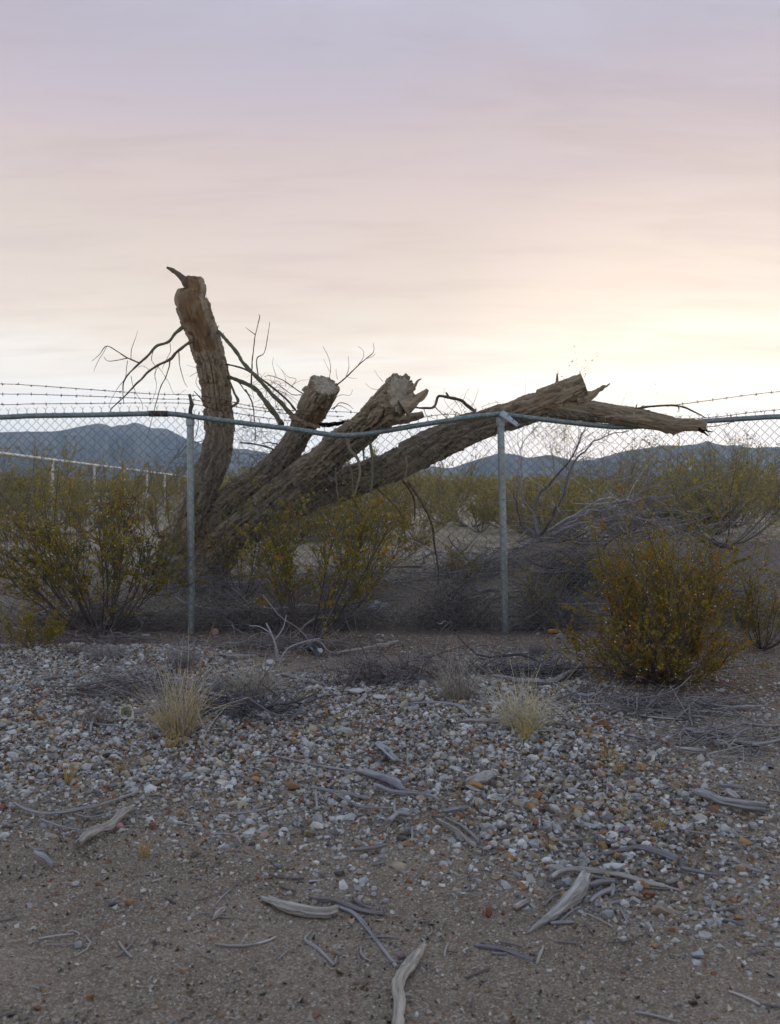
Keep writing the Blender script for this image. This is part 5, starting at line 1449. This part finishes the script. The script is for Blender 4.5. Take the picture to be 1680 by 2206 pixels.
# ------------------------------------------------------------------ sticks on the ground
def stick(label, paths, seed, tone=(1, 1, 1), name='weathered_stick', flat=None, mat='grey', sides=18, cat='stick', lift=0.0, wob=1.0):
    m = MB(); first = None
    for pi, (zone, pts, rad) in enumerate(paths):
        k = ZN[zone][2]; n0 = len(pts)
        sides = 30 if 'log' in label or 'tusk' in label or 'branch' in label else 16
        rad = rad if isinstance(rad, (list, tuple)) else [rad * .92, rad] + [rad] * (n0 - 3) + [rad * .75] if n0 > 2 else [rad, rad * .85]
        c = []
        for p, r in zip(pts, rad):
            x, y = zz_(zone, p)
            g = G(x, y)
            rr = r * k / FOC * g[1]
            g = G(x, y, rr * .85 + lift + .014 * float(sst(2.25, 3.0, g[1]) * (1 - sst(6.0, 6.4, g[1]))))
            c.append(np.append(g, rr))
        c = np.array(c)
        if first is None: first = c[len(c) // 2, :3] - (0, 0, c[len(c) // 2, 3])
        _, L = catmull(c, 8)
        n = max(10, int(L / .008)); n = min(n, 90)
        q, L = catmull(c, n)
        s = np.linspace(0, L, n)
        q[:, 3] *= 1 + .12 * vn(s * 22, s * 0 + pi, seed=seed) + .07 * vn(s * 60, s * 0, seed=seed + 2)
        for a in range(3):
            q[:, a] += wob * .25 * q[:, 3] * vn(s * 16, s * 0 + a * 9.1, seed=seed + 5)
        C, R = q[:, :3], q[:, 3]
        gzv = hgt(C[:, 0], C[:, 1]); C[:, 2] = np.maximum(C[:, 2], gzv + R * .35 + .010 * sst(2.25, 3.0, C[:, 1]) * (1 - sst(6.0, 6.4, C[:, 1])))
        nb = m.n
        m.tube(C, R, sides, tone, flat=flat)
        # grooves along the grain
        V = m.V[-1]; T, U, W = frames(C)
        a_ = np.arange(sides) / sides * 2 * np.pi
        cx, cy_, cs = np.cos(a_)[None] + 0 * s[:, None], np.sin(a_)[None] + 0 * s[:, None], np.repeat(s[:, None], sides, 1)
        gv = R[:, None] * (.22 * vn(cx * 2.2, cy_ * 2.2, cs * 6, seed + 8) - .42 * (1 - sst(0, .13, np.abs(vn(cx * 1.7 + 5, cy_ * 1.7, cs * 3.5, seed + 9)))) - .16 * (1 - sst(0, .2, np.abs(vn(cx * 4 + 5, cy_ * 4, cs * 7, seed + 10)))))
        dirs = np.cos(a_)[None, :, None] * U[:, None] + np.sin(a_)[None, :, None] * W[:, None]
        V[:n * sides] += (gv[..., None] * dirs).reshape(-1, 3)
        jag = R.max() * .9
        for row, sg in ((0, -1), (n - 1, 1)):
            V[row * sides:(row + 1) * sides] += sg * T[row] * (jag * (vn(np.cos(a_) * 2.7, np.sin(a_) * 2.7, a_ * 0 + pi + row, seed + 12) * .8 + .1))[:, None]
    o = m.build(name, MAT[mat], None, True, None, True, True)
    return tag(o, label, cat)
W_, D_, B_ = (1.15, 1.10, 1.0), (.55, .54, .56), (1.0, 1.0, 1.05)
ST = [
    ('thick pale branch with a rotten brown end lying on the sand at left', [('D', [(345, 310), (450, 235), (560, 190), (650, 110), (690, 85)], [26, 29, 26, 24, 14])], (1.05, .98, .88)),
    ('long curved thin branch running in from the left edge of the gravel', [('A', [(-60, 1085), (30, 1120), (180, 1140), (330, 1115), (450, 1095), (560, 1065), (740, 1000)], [9, 10, 11, 10, 8, 7, 5])], B_),
    ('thin grey stick crossing sand at left below the long curved branch', [('D', [(100, 155), (250, 205), (400, 230)], 6)], B_),
    ('slender bowed twig just above the thick pale branch', [('D', [(325, 120), (430, 140), (600, 100)], 5)], B_),
    ('broken grey stub at the left edge of the sand', [('D', [(60, 375), (120, 410), (190, 455)], [22, 22, 16]), ('D', [(20, 325), (60, 352), (130, 358)], 8)], B_),
    ('small forked twig on fine pebbles at left of centre', [('D', [(1205, 270), (1260, 252), (1380, 262), (1422, 318)], [4, 7, 7, 6])], B_),
    ('straight thin twig on pebbles above the small forked one', [('D', [(1280, 115), (1400, 117), (1500, 102), (1600, 80)], 6)], B_),
    ('dark thin twig on bare sand, the longer of two crossing', [('D', [(1110, 695), (1300, 630), (1400, 575), (1490, 515)], 4)], D_),
    ('pale thin twig on bare sand, the shorter of two crossing', [('D', [(1235, 750), (1280, 680), (1360, 605)], 4.5)], B_),
    ('smooth pale weathered log with a split left end near the bottom centre', [('E', [(75, 645), (140, 672), (210, 700), (350, 738), (480, 745), (552, 722)], [13, 21, 30, 31, 30, 27]), ('E', [(125, 640), (160, 664), (220, 692)], [12, 16, 12])], (1.1, 1.08, 1.0)),
    ('dark twisted stick behind the smooth pale log', [('E', [(375, 640), (430, 655), (520, 660), (620, 700), (720, 730), (850, 745)], [7, 12, 16, 16, 14, 11]), ('E', [(660, 655), (700, 685), (770, 718)], 9)], (.72, .70, .74)),
    ('long thin stick slanting down from the smooth pale log', [('E', [(572, 708), (640, 735), (700, 785), (760, 860), (850, 980), (935, 1085)], [9, 12, 14, 12, 11, 11])], B_),
    ('bent stick like a check mark near the bottom, left of the long thin one', [('E', [(395, 850), (375, 880), (352, 915), (440, 975), (535, 1075)], [5, 6, 9, 11, 10]), ('E', [(535, 1072), (550, 1030), (560, 985)], [7, 6, 3])], B_),
    ('pale curved branch cut by the bottom edge', [('E', [(1108, 942), (1085, 975), (1060, 1005), (1010, 1085), (965, 1165), (945, 1260), (938, 1500)], [15, 19, 31, 36, 40, 44, 44])], (1.22, 1.15, 1.0)),
    ('tiny curved twig right of the pale curved branch', [('E', [(1258, 932), (1238, 985), (1235, 1022)], 7)], W_),
    ('pair of dark sticks side by side near the bottom, right of centre', [('F', [(-60, 830), (0, 838), (130, 860), (230, 895), (310, 925)], [8, 13, 13, 11, 9]), ('F', [(50, 880), (140, 884)], 9), ('F', [(-20, 812), (90, 835)], 6)], (.72, .72, .78)),
    ('split pale board lying on the pebbles right of centre, lower half', [('E', [(1188, 150), (1290, 207), (1390, 290), (1440, 322)], [12, 16, 16, 14])], (1.15, 1.12, 1.04)),
    ('split pale board lying on the pebbles right of centre, upper half', [('E', [(1238, 143), (1350, 200), (1420, 255), (1455, 298)], [9, 13, 14, 10])], (1.1, 1.08, 1.02)),
    ('short dark stick alone on pebbles at centre', [('E', [(640, 350), (700, 343), (760, 330), (870, 312)], [8, 13, 14, 12])], (.75, .72, .72)),
    ('ragged grey chip above the split pale board', [('E', [(1228, 92), (1300, 86), (1372, 74)], [10, 15, 8])], (.8, .82, .86)),
    ('thin dark sliver touching the split pale board', [('E', [(1150, 130), (1220, 133), (1290, 120)], 7)], D_),
    ('small knotted root fork on the pebbles at centre', [('E', [(880, 158), (905, 140), (940, 112), (1010, 122)], [20, 16, 14, 11]), ('E', [(938, 112), (915, 85), (918, 58)], [10, 9, 6])], B_),
    ('thin branching twig on gravel above the knotted root', [('B', [(440, 975), (560, 1045), (680, 1065), (830, 1070)], [7, 8, 7, 5])], (.85, .85, .9)),
    ('grey twig pointing straight down the gravel left of centre', [('B', [(320, 955), (326, 1020), (332, 1080)], 8)], B_),
    ('thin leaning twig in gravel right of the splintered plank', [('B', [(1455, 1078), (1520, 1020), (1600, 985)], 9)], W_),
    ('short upright looking twig among pebbles right of centre', [('E', [(1030, 200), (1031, 245), (1030, 292)], 7)], B_),
    ('long pale arching branch over the tusk shaped wood', [('F', [(420, 412), (460, 382), (560, 360), (700, 370), (850, 395), (980, 430), (1120, 465)], [13, 17, 19, 18, 16, 16, 12]), ('F', [(1110, 462), (1160, 475), (1225, 492)], [9, 7, 4])], (1.18, 1.15, 1.1)),
    ('tusk shaped grey wood tapering to a point at lower right', [('F', [(282, 752), (340, 705), (420, 645), (520, 568), (580, 510), (610, 450), (622, 408)], [6, 18, 28, 39, 46, 45, 36])], (1.08, 1.08, 1.04)),
    ('small bent grey branch right of the tusk shaped wood', [('F', [(662, 560), (720, 512), (800, 482)], [10, 15, 15]), ('F', [(800, 445), (802, 480), (795, 525)], [7, 14, 6])], B_),
    ('slim straight stick below the small bent branch', [('F', [(690, 586), (790, 566), (880, 550)], 8)], B_),
    ('dark rounded stick wedged under the long arching branch', [('F', [(640, 455), (720, 443), (810, 436)], [14, 16, 13]), ('F', [(640, 395), (740, 416), (820, 426)], 9)], (.75, .74, .74)),
    ('short pale stick below the tusk shaped wood', [('F', [(415, 695), (480, 688), (562, 685)], [10, 11, 8]), ('F', [(475, 680), (540, 622), (605, 585)], 5)], B_),
    ('thin twigs poking out left of the tusk shaped wood', [('F', [(425, 500), (480, 490), (550, 475)], 7), ('F', [(375, 585), (430, 530), (470, 510)], 6)], (.85, .84, .84)),
    ('stubby dark piece at the right end of the long arching branch', [('F', [(1125, 442), (1160, 434), (1202, 425)], [12, 15, 13])], (.8, .78, .76)),
    ('dark elbowed stick on pebbles at right', [('F', [(610, 290), (680, 272), (750, 262), (860, 240), (960, 225), (1080, 252), (1205, 300)], [4, 6, 11, 12, 17, 20, 17])], (.66, .66, .72)),
    ('dark straight stick on sand below the elbowed one', [('F', [(1230, 350), (1300, 368), (1380, 385), (1450, 393)], 13)], (.72, .72, .76)),
    ('short pale cut stick near the right edge', [('F', [(1465, 335), (1485, 310), (1512, 283)], 13)], B_),
    ('stick entering from the right edge beside the short pale cut one', [('F', [(1540, 303), (1600, 328), (1650, 350), (1720, 375)], 10)], B_),
    ('flat dark sliver on sand near the right edge, lower of two', [('F', [(1485, 675), (1540, 685), (1610, 702)], 12)], (.75, .75, .8)),
    ('flat dark sliver on sand near the right edge, upper of two', [('F', [(1440, 622), (1510, 610), (1575, 598)], 9)], (.68, .68, .72)),
    ('stubby cream stick left of the tusk shaped wood', [('F', [(193, 597), (230, 575), (268, 552)], 16)], (1.2, 1.15, 1.05)),
    ('pale blade of wood standing on sand at the bottom right of centre', [('F', [(335, 945), (348, 890), (372, 838)], [9, 11, 6])], W_),
    ('flat grey slat on pebbles above the long arching branch', [('F', [(422, 176), (520, 181), (618, 170)], 12)], (.9, .87, .82)),
    ('short thin twig below the dark elbowed stick', [('F', [(1008, 340), (1030, 368), (1052, 396)], 8)], (.85, .85, .85)),
    ('thin twig over pebbles at right above the elbowed stick', [('F', [(1215, 110), (1300, 128), (1392, 142)], 7)], (.85, .83, .8)),
    ('blue grey driftwood block lying slantwise in the gravel', [('B', [(712, 652), (770, 708), (832, 766)], [26, 30, 24])], (.92, .95, 1.04)),
    ('long thin rod of wood pointing at the dark driftwood, from the left', [('B', [(65, 738), (250, 780), (420, 815), (575, 836)], [5, 7, 8, 8])], B_),
    ('dark driftwood tapering at both ends in the gravel at centre', [('B', [(578, 834), (640, 845), (700, 862), (800, 902), (860, 935), (895, 958)], [8, 22, 28, 30, 22, 10])], (.78, .80, .88)),
    ('slender forked branch on gravel below the dark driftwood, left', [('B', [(295, 938), (380, 950), (450, 965), (560, 985), (655, 1008)], [7, 11, 14, 12, 8])], (.9, .9, .95)),
    ('curved slender branch on gravel below the dark driftwood, right', [('B', [(700, 925), (760, 945), (820, 962), (950, 975), (1060, 990), (1105, 1022)], [10, 13, 14, 12, 10, 7])], (.95, .95, 1.0)),
    ('splintered pale plank fragment in the gravel right of centre', [('B', [(1275, 915), (1340, 885), (1400, 872), (1452, 866)], [22, 40, 38, 24]), ('B', [(1278, 925), (1320, 945), (1365, 962)], [14, 18, 10])], (1.12, 1.12, 1.12)),
    ('ragged grey slab of wood below the splintered plank', [('B', [(1125, 1085), (1200, 1075), (1275, 1068)], [13, 18, 12])], (.85, .88, .92)),
    ('long pale branch on the dirt just below the fence', [('B', [(450, 92), (500, 76), (560, 70), (700, 45), (780, 30), (832, 8)], [8, 11, 13, 14, 13, 12])], (1.05, 1.0, .92)),
    ('grey branch on dirt pointing at the low brush from the left', [('B', [(105, 220), (220, 245), (300, 268), (375, 275)], [8, 12, 14, 12])], (.95, .93, .92)),
    ('stubby pale bent stick beside the white crusted lump', [('B', [(578, 404), (605, 385), (632, 362)], 15)], (1.1, 1.1, 1.06)),
    ('pale curved stick under the low brush at centre', [('B', [(955, 392), (985, 368), (1003, 336)], [12, 17, 12])], (1.1, 1.06, 1.0)),
    ('thin curved branch over gravel left of the pale round tuft', [('B', [(930, 405), (1020, 400), (1100, 400), (1200, 415), (1260, 445), (1315, 484)], [6, 8, 10, 11, 11, 9])], B_),
    ('straight cracked log lying left of the pale round tuft', [('B', [(1255, 520), (1320, 514), (1400, 515), (1480, 518), (1570, 518)], [6, 13, 16, 16, 15])], (.98, .93, .88)),
    ('thin dark stick below the straight cracked log', [('B', [(1215, 612), (1400, 580), (1500, 564), (1585, 550)], [4, 6, 7, 6])], (.72, .72, .78)),
    ('thick cracked log entering from the right edge', [('C', [(1288, 795), (1350, 812), (1420, 836), (1500, 866), (1600, 885), (1750, 900)], [18, 26, 28, 29, 30, 30])], (.85, .87, .90)),
    ('upper of two short logs near the right edge', [('C', [(1215, 385), (1270, 395), (1350, 405), (1430, 409), (1505, 410)], [13, 16, 15, 15, 14])], (.95, .95, .96)),
    ('lower of two short logs near the right edge', [('C', [(1188, 516), (1240, 518), (1300, 521), (1355, 524)], [14, 16, 15, 13])], (.95, .95, .97)),
    ('log end entering from the right edge beside the short logs', [('C', [(1490, 465), (1570, 467), (1650, 476), (1750, 485)], [7, 11, 12, 12])], (1.0, .96, .92)),
    ('long pale stick below the golden bush reaching the right edge', [('C', [(1210, 180), (1280, 198), (1350, 215), (1500, 240), (1650, 236), (1750, 230)], [8, 10, 10, 9, 9, 8])], (1.05, 1.05, 1.1)),
    ('long dark stick running right from the pale round tuft', [('C', [(355, 335), (480, 365), (600, 395), (750, 410), (960, 450)], [9, 9, 7, 6, 4])], D_),
    ('pale thin stick under the pale round tuft', [('C', [(178, 405), (330, 390), (480, 390)], 6)], B_),
    ('thin dark stick on gravel between the yellow sprigs', [('C', [(708, 622), (800, 650), (920, 692)], 7)], (.7, .72, .8)),
    ('white wood chip beside the thick cracked log', [('C', [(1500, 788), (1535, 810), (1575, 842)], [15, 20, 15])], (1.35, 1.35, 1.35)),
    ('dark flat log above the thick cracked one at the right edge', [('C', [(1450, 752), (1520, 758), (1600, 770)], 13)], (.72, .76, .84)),
    ('short pale twig upright in the gravel left of the yellow sprigs', [('C', [(708, 812), (712, 760), (712, 705)], 7)], B_),
    ('curved grey log lying among dark sticks left of the golden bush', [('6', [(-30, 1262), (60, 1282), (150, 1300), (330, 1298), (430, 1258), (512, 1216)], [10, 14, 17, 17, 20, 14])], (.82, .82, .84)),
    ('forked grey branch on dirt right of the pale round tuft', [('C', [(430, 80), (475, 138), (560, 165), (632, 160)], [6, 12, 15, 10]), ('C', [(475, 138), (520, 110), (560, 90)], 6)], (.95, .95, 1.0)),
    ('thick grey branch of the dead twig heap at left', [('A', [(590, 470), (660, 480), (720, 480), (800, 462), (862, 428)], [8, 14, 15, 13, 9])], B_),
    ('pale branch slanting over the top of the dead twig heap', [('A', [(540, 228), (600, 258), (650, 285), (760, 322), (800, 380)], [9, 12, 13, 11, 9])], B_),
    ('thin branch reaching left from the dead twig heap over the gravel', [('A', [(30, 290), (120, 262), (200, 248), (350, 240)], [6, 9, 10, 6])], (.9, .9, .95)),
    ('thin forked branch at the left foot of the dead twig heap', [('A', [(428, 612), (440, 545), (480, 470), (520, 420), (560, 375)], [7, 9, 9, 8, 6]), ('A', [(440, 545), (520, 560), (640, 560)], 6)], (.95, .95, 1.0)),
    ('grey branch lying on the dirt right of the left post', [('A', [(1280, 95), (1340, 108), (1420, 112), (1510, 108)], [9, 13, 14, 10])], (1.0, .97, .95)),
    ('long dead branch on the ground behind the fence, crossing behind the second post', [('5', [(1330, 760), (1380, 742), (1440, 728), (1540, 730), (1680, 742)], [6, 9, 11, 11, 8])], (.9, .88, .86)),
    ('pale broken stick lying behind the welded mesh left of the second post', [('5', [(1180, 692), (1230, 660), (1290, 610)], [13, 14, 9])], (1.2, 1.18, 1.15)),
    ('grey stick behind the fence above the pale broken one', [('5', [(1000, 550), (1060, 515), (1140, 495)], [9, 11, 8])], (1.0, 1.0, 1.0)),
    ('dark log slanting down the berm near the right edge behind the fence', [('6', [(1320, 325), (1420, 380), (1560, 425)], [11, 15, 13])], (.55, .50, .48)),
    ('long dark branch lying level behind the golden bush', [('6', [(560, 465), (700, 470), (900, 460), (1130, 472)], [7, 10, 9, 6])], (.5, .47, .46)),
    ('grey branch on the ground behind the wide left bush', [('4', [(30, 1050), (120, 1022), (210, 990)], [7, 10, 8])], (.85, .84, .88)),
    ('pale thin branch lying at the fence foot left of the left post', [('4', [(780, 1130), (880, 1105), (960, 1092)], [5, 8, 6])], (1.1, 1.02, .92)),
    ('flat wood chip, pale and pointed, on bare sand left of the smooth log', [('D', [(1235, 820), (1262, 785), (1290, 755), (1315, 738)], [5, 19, 20, 12])], (1.25, 1.2, 1.1)),
]
for i, (lab, paths, tone) in enumerate(ST):
    nm = 'weathered_log' if (' log' in lab.split(' lying')[0] and 'above' not in lab and 'left of' not in lab) else ('wood_fragment' if any(w in lab for w in ('chip', 'board', 'plank', 'slab', 'block', 'slat', 'sliver', 'stub at')) else 'weathered_stick')
    fl = .55 if nm == 'wood_fragment' else None
    stick(lab, paths, 3000 + 17 * i, tone, nm, fl, cat={'weathered_log': 'log', 'wood_fragment': 'wood'}.get(nm, 'stick'))

def upright_twig(label, zone, paths, seed, col):
    """bare sapling twig standing in the dirt"""
    x, y = zz_(zone, paths[0][0][0]); g = G(x, y)
    m = MB()
    for pts, r in paths:
        k = ZN[zone][2]
        c = np.array([np.append(P(*zz_(zone, p), g[1] + .03 * i), r * k / FOC * g[1] * (1 - .5 * i / len(pts))) for i, p in enumerate(pts)])
        q, L = catmull(c, 24); m.tube(q[:, :3], q[:, 3], 6, col)
    tag(m.build('dead_twig', MAT['grey'], None, True, None, True, True), label, 'twig')
upright_twig('bare pale forked twig standing on the dirt beside the airy bush', '5', [([(172, 1168), (160, 1080), (130, 990), (100, 930)], 8), ([(172, 1168), (230, 1080), (330, 1040), (420, 1020)], 6), ([(130, 990), (60, 950), (0, 945)], 4), ([(150, 1030), (200, 960), (220, 880)], 4)], 1, (1.1, 1.1, 1.15))
upright_twig('dark bent twig rising from the gravel behind the tall straw tuft', 'A', [([(1145, 470), (1135, 400), (1105, 320), (1180, 240), (1240, 185)], 10)], 2, (.55, .54, .58))
upright_twig('thin curved stem leaning right of the tall straw tuft', 'A', [([(1160, 690), (1190, 610), (1250, 520), (1320, 440)], 4), ([(1190, 610), (1150, 520), (1130, 430)], 3)], 3, (1.3, 1.25, 1.15))

# ------------------------------------------------------------------ twig litter
def twig_litter():
    rng = np.random.default_rng(44)
    n = 3200
    Y = np.sqrt(rng.uniform(1.7 ** 2, 7.1 ** 2, n)); X = rng.uniform(-1, 1, n) * (.5 * Y + .3)
    w = .16 + .5 * sst(5.0, 5.8, Y) + .35 * sst(.5, 1.4, X) + .3 * sst(.1, .5, fbm(X * 1.6, Y * 1.6, oct=2, seed=15))
    k = rng.random(n) < w
    X, Y = X[k], Y[k]; n = len(X)
    a = rng.uniform(0, np.pi, n); L = rng.uniform(.02, .13, n) * (.6 + .4 * rng.random(n))
    s_ = np.linspace(-.5, .5, 4)
    bx = rng.normal(0, .12, n)
    px = X[:, None] + L[:, None] * (np.cos(a)[:, None] * s_ - np.sin(a)[:, None] * bx[:, None] * (s_ ** 2) * 4)
    py = Y[:, None] + L[:, None] * (np.sin(a)[:, None] * s_ + np.cos(a)[:, None] * bx[:, None] * (s_ ** 2) * 4)
    pz = hgt(px, py) + .005 + .012 * rng.random(n)[:, None] * sst(3, 3.6, Y)[:, None]
    R = rng.uniform(.0011, .0034, n)[:, None] * np.array((.8, 1, 1, .7))[None]
    C = np.array(GREYS)[rng.integers(0, 4, n)] * rng.uniform(.6, 1.2, (n, 1))
    m = MB(); m.tubes(np.stack([px, py, pz], -1), R, 4, C)
    o = m.build('twig_litter', MAT['stem'], None, col=True, kind='stuff')
    o['label'] = 'short broken twigs littering the dirt and gravel'
twig_litter()

# ------------------------------------------------------------------ litter
def litter():
    # pale plastic cup: open square-ish mouth facing the viewer
    g = G(270, 1549)
    k = g[1] / FOC
    t = thing('plastic_cup', 'small pale yellow plastic cup lying on its side on the gravel', 'cup', g)
    ax = np.array((.5, -.75, .42)); ax /= np.linalg.norm(ax)
    u = np.cross(ax, (0, 0, 1)); u /= np.linalg.norm(u); w = np.cross(u, ax)
    c = g + np.array((0, 0, .028))
    n = 28; a = np.arange(n) / n * 2 * np.pi
    sq = 1 / (np.abs(np.cos(a)) ** 3.2 + np.abs(np.sin(a)) ** 3.2) ** (1 / 3.2)
    rows = [(-.035, .020), (-.034, .024), (0, .0285), (.022, .031), (.024, .0325), (.026, .031), (.023, .0285), (0, .0265), (-.030, .022), (-.031, .006)]
    V = np.concatenate([c + ax * d + (r * sq)[:, None] * (np.cos(a)[:, None] * u + np.sin(a)[:, None] * w) for d, r in rows])
    V = V + .002 * vn(V[:, 0] * 60, V[:, 1] * 60, V[:, 2] * 60, 3)[:, None]
    V = np.vstack([V, [c - ax * .035], [c - ax * .031]])
    j = np.arange(n); b = (len(rows) - 1) * n
    tri = np.concatenate([np.stack([(j + 1) % n, j, np.full(n, len(V) - 2)], 1), np.stack([b + j, b + (j + 1) % n, np.full(n, len(V) - 1)], 1)])
    cc = np.tile(np.array((.66, .64, .40)), (len(V), 1)); cc[3 * n:6 * n] = (.72, .71, .62)
    mesh('cup_wall', V, [grid_faces(len(rows), n), tri], MAT['cup'], t, True, cc)
    # orange plastic piece with a ragged pale top
    g = G(1194, 1365)
    t = thing('plastic_piece', 'broken orange plastic piece with pale ragged top by the fence right of the second post', 'litter', g)
    L_, w_, h_ = .105, .035, .022
    n = 26; xs = np.linspace(-L_ / 2, L_ / 2, n)
    bend = -.006 * np.abs(xs / (L_ / 2)) ** 2 + np.where(xs > .03, -(xs - .03) * .35, 0)
    ring = np.array([(-1, 0), (-1, .75), (-.85, 1), (.85, 1), (1, .75), (1, 0)])
    V = np.array([[(x, q[0] * w_ / 2, q[1] * h_ + bd + .012) for q in ring] for x, bd in zip(xs, bend)])
    V = V.reshape(-1, 3) + g
    capf = np.array([(0, 1, 2, 5), (2, 3, 4, 5)]); cap2 = capf[:, ::-1] + (n - 1) * 6
    cc = np.tile(np.array((.62, .24, .02)), (len(V), 1)); cc[V[:, 0] > g[0] + .028] = (.55, .42, .20)
    mesh('body', V, [grid_faces(n, 6), capf, cap2], MAT['orange'], t, False, cc)
    m = MB(); rg = np.random.default_rng(2)
    for i in range(26):
        x = rg.uniform(-L_ * .4, L_ * .42); p = g + np.array((x, rg.uniform(-.012, .014), h_ + .011 + np.interp(x, xs, bend)))
        v = ICO[0] * np.array((.009, .006, .0045)) * rg.uniform(.6, 1.3) * (1 + rg.uniform(-.3, .3, (12, 1)))
        m.add(v + p, [ICO[1]], (.60, .56, .42))
    m.build('foam_filling', MAT['orange'], t, False, col=True)
    # crumpled pale sheet behind the fence, left of the curly brush
    for (zone, quad, col, lab, nm, up) in (('5', [(705, 838), (755, 790), (832, 812), (765, 862)], (.42, .43, .42), 'crumpled grey white sheet lying on the brush behind the fence', 'crumpled_sheet', 1),
                                  ('B', [(272, 40), (318, 28), (362, 88), (320, 112)], (.20, .205, .22), 'flat grey scrap with a white corner below the airy middle bush', 'metal_scrap', 0)):
        pts = []
        for q in quad:
            x, y = zz_(zone, q)
            pts.append(P(x, y, 7.75 + (-.06 if q[1] > 830 else .06)) if up else G(x, y, .02))
        pts = np.array(pts)
        n = 16; uu, vv = np.meshgrid(np.linspace(0, 1, n), np.linspace(0, 1, n))
        U, Vv = uu[..., None], vv[..., None]
        S = (1 - U) * (1 - Vv) * pts[0] + U * (1 - Vv) * pts[1] + U * Vv * pts[2] + (1 - U) * Vv * pts[3]
        nr = np.cross(pts[1] - pts[0], pts[3] - pts[0]); nr /= np.linalg.norm(nr)
        if nr[2] < 0: nr = -nr
        edge = .10 * np.linalg.norm(pts[1] - pts[3])
        S = S + nr * (edge * fbm(uu * 3.1, vv * 3.1, oct=3, seed=6))[..., None]
        S += .25 * edge * np.stack([vn(uu * 6, vv * 6, seed=1), vn(uu * 6, vv * 6, seed=2), 0 * uu], -1)
        top = S.reshape(-1, 3); bot = top - nr * .003
        F = grid_faces(n, n, False)
        rim = [i for i in range(n)] + [i * n + n - 1 for i in range(1, n)] + [(n - 1) * n + i for i in range(n - 2, -1, -1)] + [i * n for i in range(n - 2, 0, -1)]
        rim = np.array(rim); r2 = np.roll(rim, -1)
        Fr = np.stack([rim, r2, r2 + n * n, rim + n * n], 1)
        cc = np.tile(np.array(col), (2 * n * n, 1)) * (1 + .15 * fbm(np.tile(uu.ravel(), 2) * 9, np.tile(vv.ravel(), 2) * 9, oct=3, seed=8))[:, None]
        if not up:
            wcorner = np.tile((uu > .8) & (vv > .6), (2, 1)).ravel() if False else np.tile(((uu > .78) & (vv > .55)).ravel(), 2)
            cc[wcorner] = (.55, .55, .54)
        o = mesh(nm, np.vstack([top, bot]), [F, F[:, ::-1] + n * n, Fr], MAT['sheet'], None, False, cc)
        tag(o, lab, 'litter')
litter()
